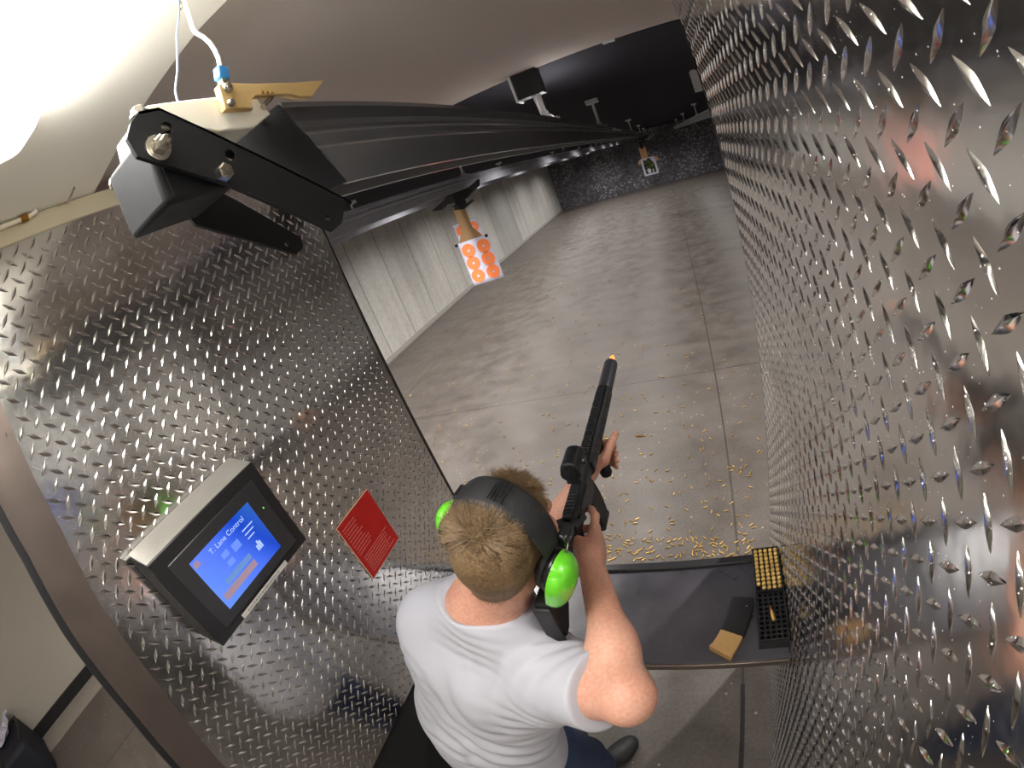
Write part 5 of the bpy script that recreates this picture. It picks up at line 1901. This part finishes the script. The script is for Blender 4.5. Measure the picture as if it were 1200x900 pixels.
MB().tube([A(0.682, 0, -0.032), A(0.686, 0, -0.043), A(0.680, 0, -0.052)], 0.0028, 8).build('trigger', M_gun2, lr)
mb = MB()
V, F = [], []
for i in range(9):
    t = i / 8
    c = Vector(G0) + (Vector(G1) - Vector(G0)) * t
    w, dpt = 0.0135 + 0.002 * t, 0.021 + 0.003 * t + (0.002 if i % 3 == 1 else 0)
    for q in range(14):
        g = 2 * PI * q / 14
        V.append(c + Vector((w * math.cos(g), dpt * math.sin(g), 0)))
for i in range(8):
    for q in range(14):
        F.append((i * 14 + q, i * 14 + (q + 1) % 14, (i + 1) * 14 + (q + 1) % 14, (i + 1) * 14 + q))
F += [tuple(range(14))[::-1], tuple(8 * 14 + q for q in range(14))]
mb.add(V, F)
mb.build('pistol_grip', M_poly, rf)
MB().lathe(A(0.470), YA, [(0, 0.0145), (0.136, 0.0145), (0.138, 0.018), (0.146, 0.018)], 24).build('buffer_tube', M_gun, rf)
mb = MB()
mb.prism([A(0.415, -0.017, 0.018), A(0.44, -0.017, 0.021), A(0.56, -0.017, 0.018), A(0.575, -0.017, -0.012), A(0.50, -0.017, -0.030), A(0.44, -0.017, -0.085), A(0.418, -0.017, -0.090), A(0.408, -0.017, -0.04)], (0.034, 0, 0))
stk = mb.build('stock', M_poly, rf, bevel=0.007, seg=3)
MB().lathe(A(0.485, 0.0172, 0.002), (1, 0, 0), [(0, 0.0055), (0.0012, 0.005)], 16).build('sling_socket', M_gun2, stk)
MB().prism([A(0.405, -0.0165, 0.016), A(0.405, -0.0165, -0.088), A(0.413, -0.0165, -0.09), A(0.413, -0.0165, 0.018)], (0.033, 0, 0)).build('butt_pad', M_lip, stk, bevel=0.003)
mm = magazine_mesh(rf, A(0.800, 0, -0.170), (0, -0.26, 0.96), (0, 1, 0.26), (1, 0, 0), L=0.150, mt=M_poly)
mm.name = 'magazine'
# optic on its riser
mb = MB()
mb.prism([A(0.715, -0.017, 0.0315), A(0.715, -0.014, 0.048), A(0.715, 0.014, 0.048), A(0.715, 0.017, 0.0315)], (0, 0.070, 0))
mb.build('optic_mount', M_gun2, rf, bevel=0.002)
mb = MB()
pf = [(x * 0.74, 0.046 + (z - 0.046) * 0.76) for x, z in ((-0.026, 0.046), (0.026, 0.046), (0.029, 0.058), (0.029, 0.078), (0.022, 0.096), (0.010, 0.102), (-0.010, 0.102), (-0.022, 0.096), (-0.029, 0.078), (-0.029, 0.058))]
mb.prism([A(0.712, x, z) for x, z in pf], (0, 0.068, 0))
op = mb.build('optic', M_gun, rf, bevel=0.005, seg=3)
MB().lathe(A(0.7115, 0, 0.0688), (0, -1, 0), [(0, 0.0160), (0.010, 0.0168), (0.0105, 0.0138), (0.003, 0.0126)], 28).build('eyepiece', M_gun, op)
MB().lathe(A(0.7105, 0, 0.0688), (0, -1, 0), [(0, 0.0132), (0.002, 0.0132)], 28).build('lens', M_mirror, op)
MB().obox(A(0.746, -0.004, 0.0890), (0.0036, 0, 0), (0, 0.014, 0), (0, 0, 0.0014)).build('button_pad', M_lip, op, bevel=0.001)
MB().lathe(A(0.752, 0.0213, 0.063), (1, 0, 0), [(0, 0.008), (0.005, 0.008), (0.0065, 0.0065)], 20).build('adjuster', M_gun2, op)
mb = MB()
mb.tube([Vector(FG0) + Vector((0, 0, 0.005)), Vector(FG0) * 0.7 + Vector(FG1) * 0.3, Vector(FG0) * 0.25 + Vector(FG1) * 0.75, Vector(FG1), Vector(FG1) + Vector((0, -0.001, -0.008))], [0.017, 0.0135, 0.0145, 0.0165, 0.013], 20)
mb.build('foregrip', M_poly, rf)

# flame at the muzzle
m, nt, b = nodes_of('muzzle_flame')
b.inputs['Base Color'].default_value = (1, 0.4, 0.1, 1)
lw = N(nt, 'ShaderNodeTexCoord')
se = N(nt, 'ShaderNodeSeparateXYZ')
nt.links.new(lw.outputs['Generated'], se.inputs[0])
nt.links.new(ramp(nt, se.outputs[1], [(0.0, (1.0, 0.45, 0.12)), (0.5, (1.0, 0.30, 0.05)), (1.0, (0.6, 0.12, 0.02))]), b.inputs['Emission Color'])
b.inputs['Emission Strength'].default_value = 1.3
fl = MB().lathe((RX, 1.325, RZ), YA, [(0, 0.005), (0.010, 0.0085), (0.022, 0.0105), (0.040, 0.0095), (0.056, 0.005), (0.066, 0.001)], 16)
fl = fl.build('muzzle_flash', m, None, loc=(RX, 1.33, RZ))
tag(fl, 'small orange flame at the muzzle of the suppressor', 'flame')
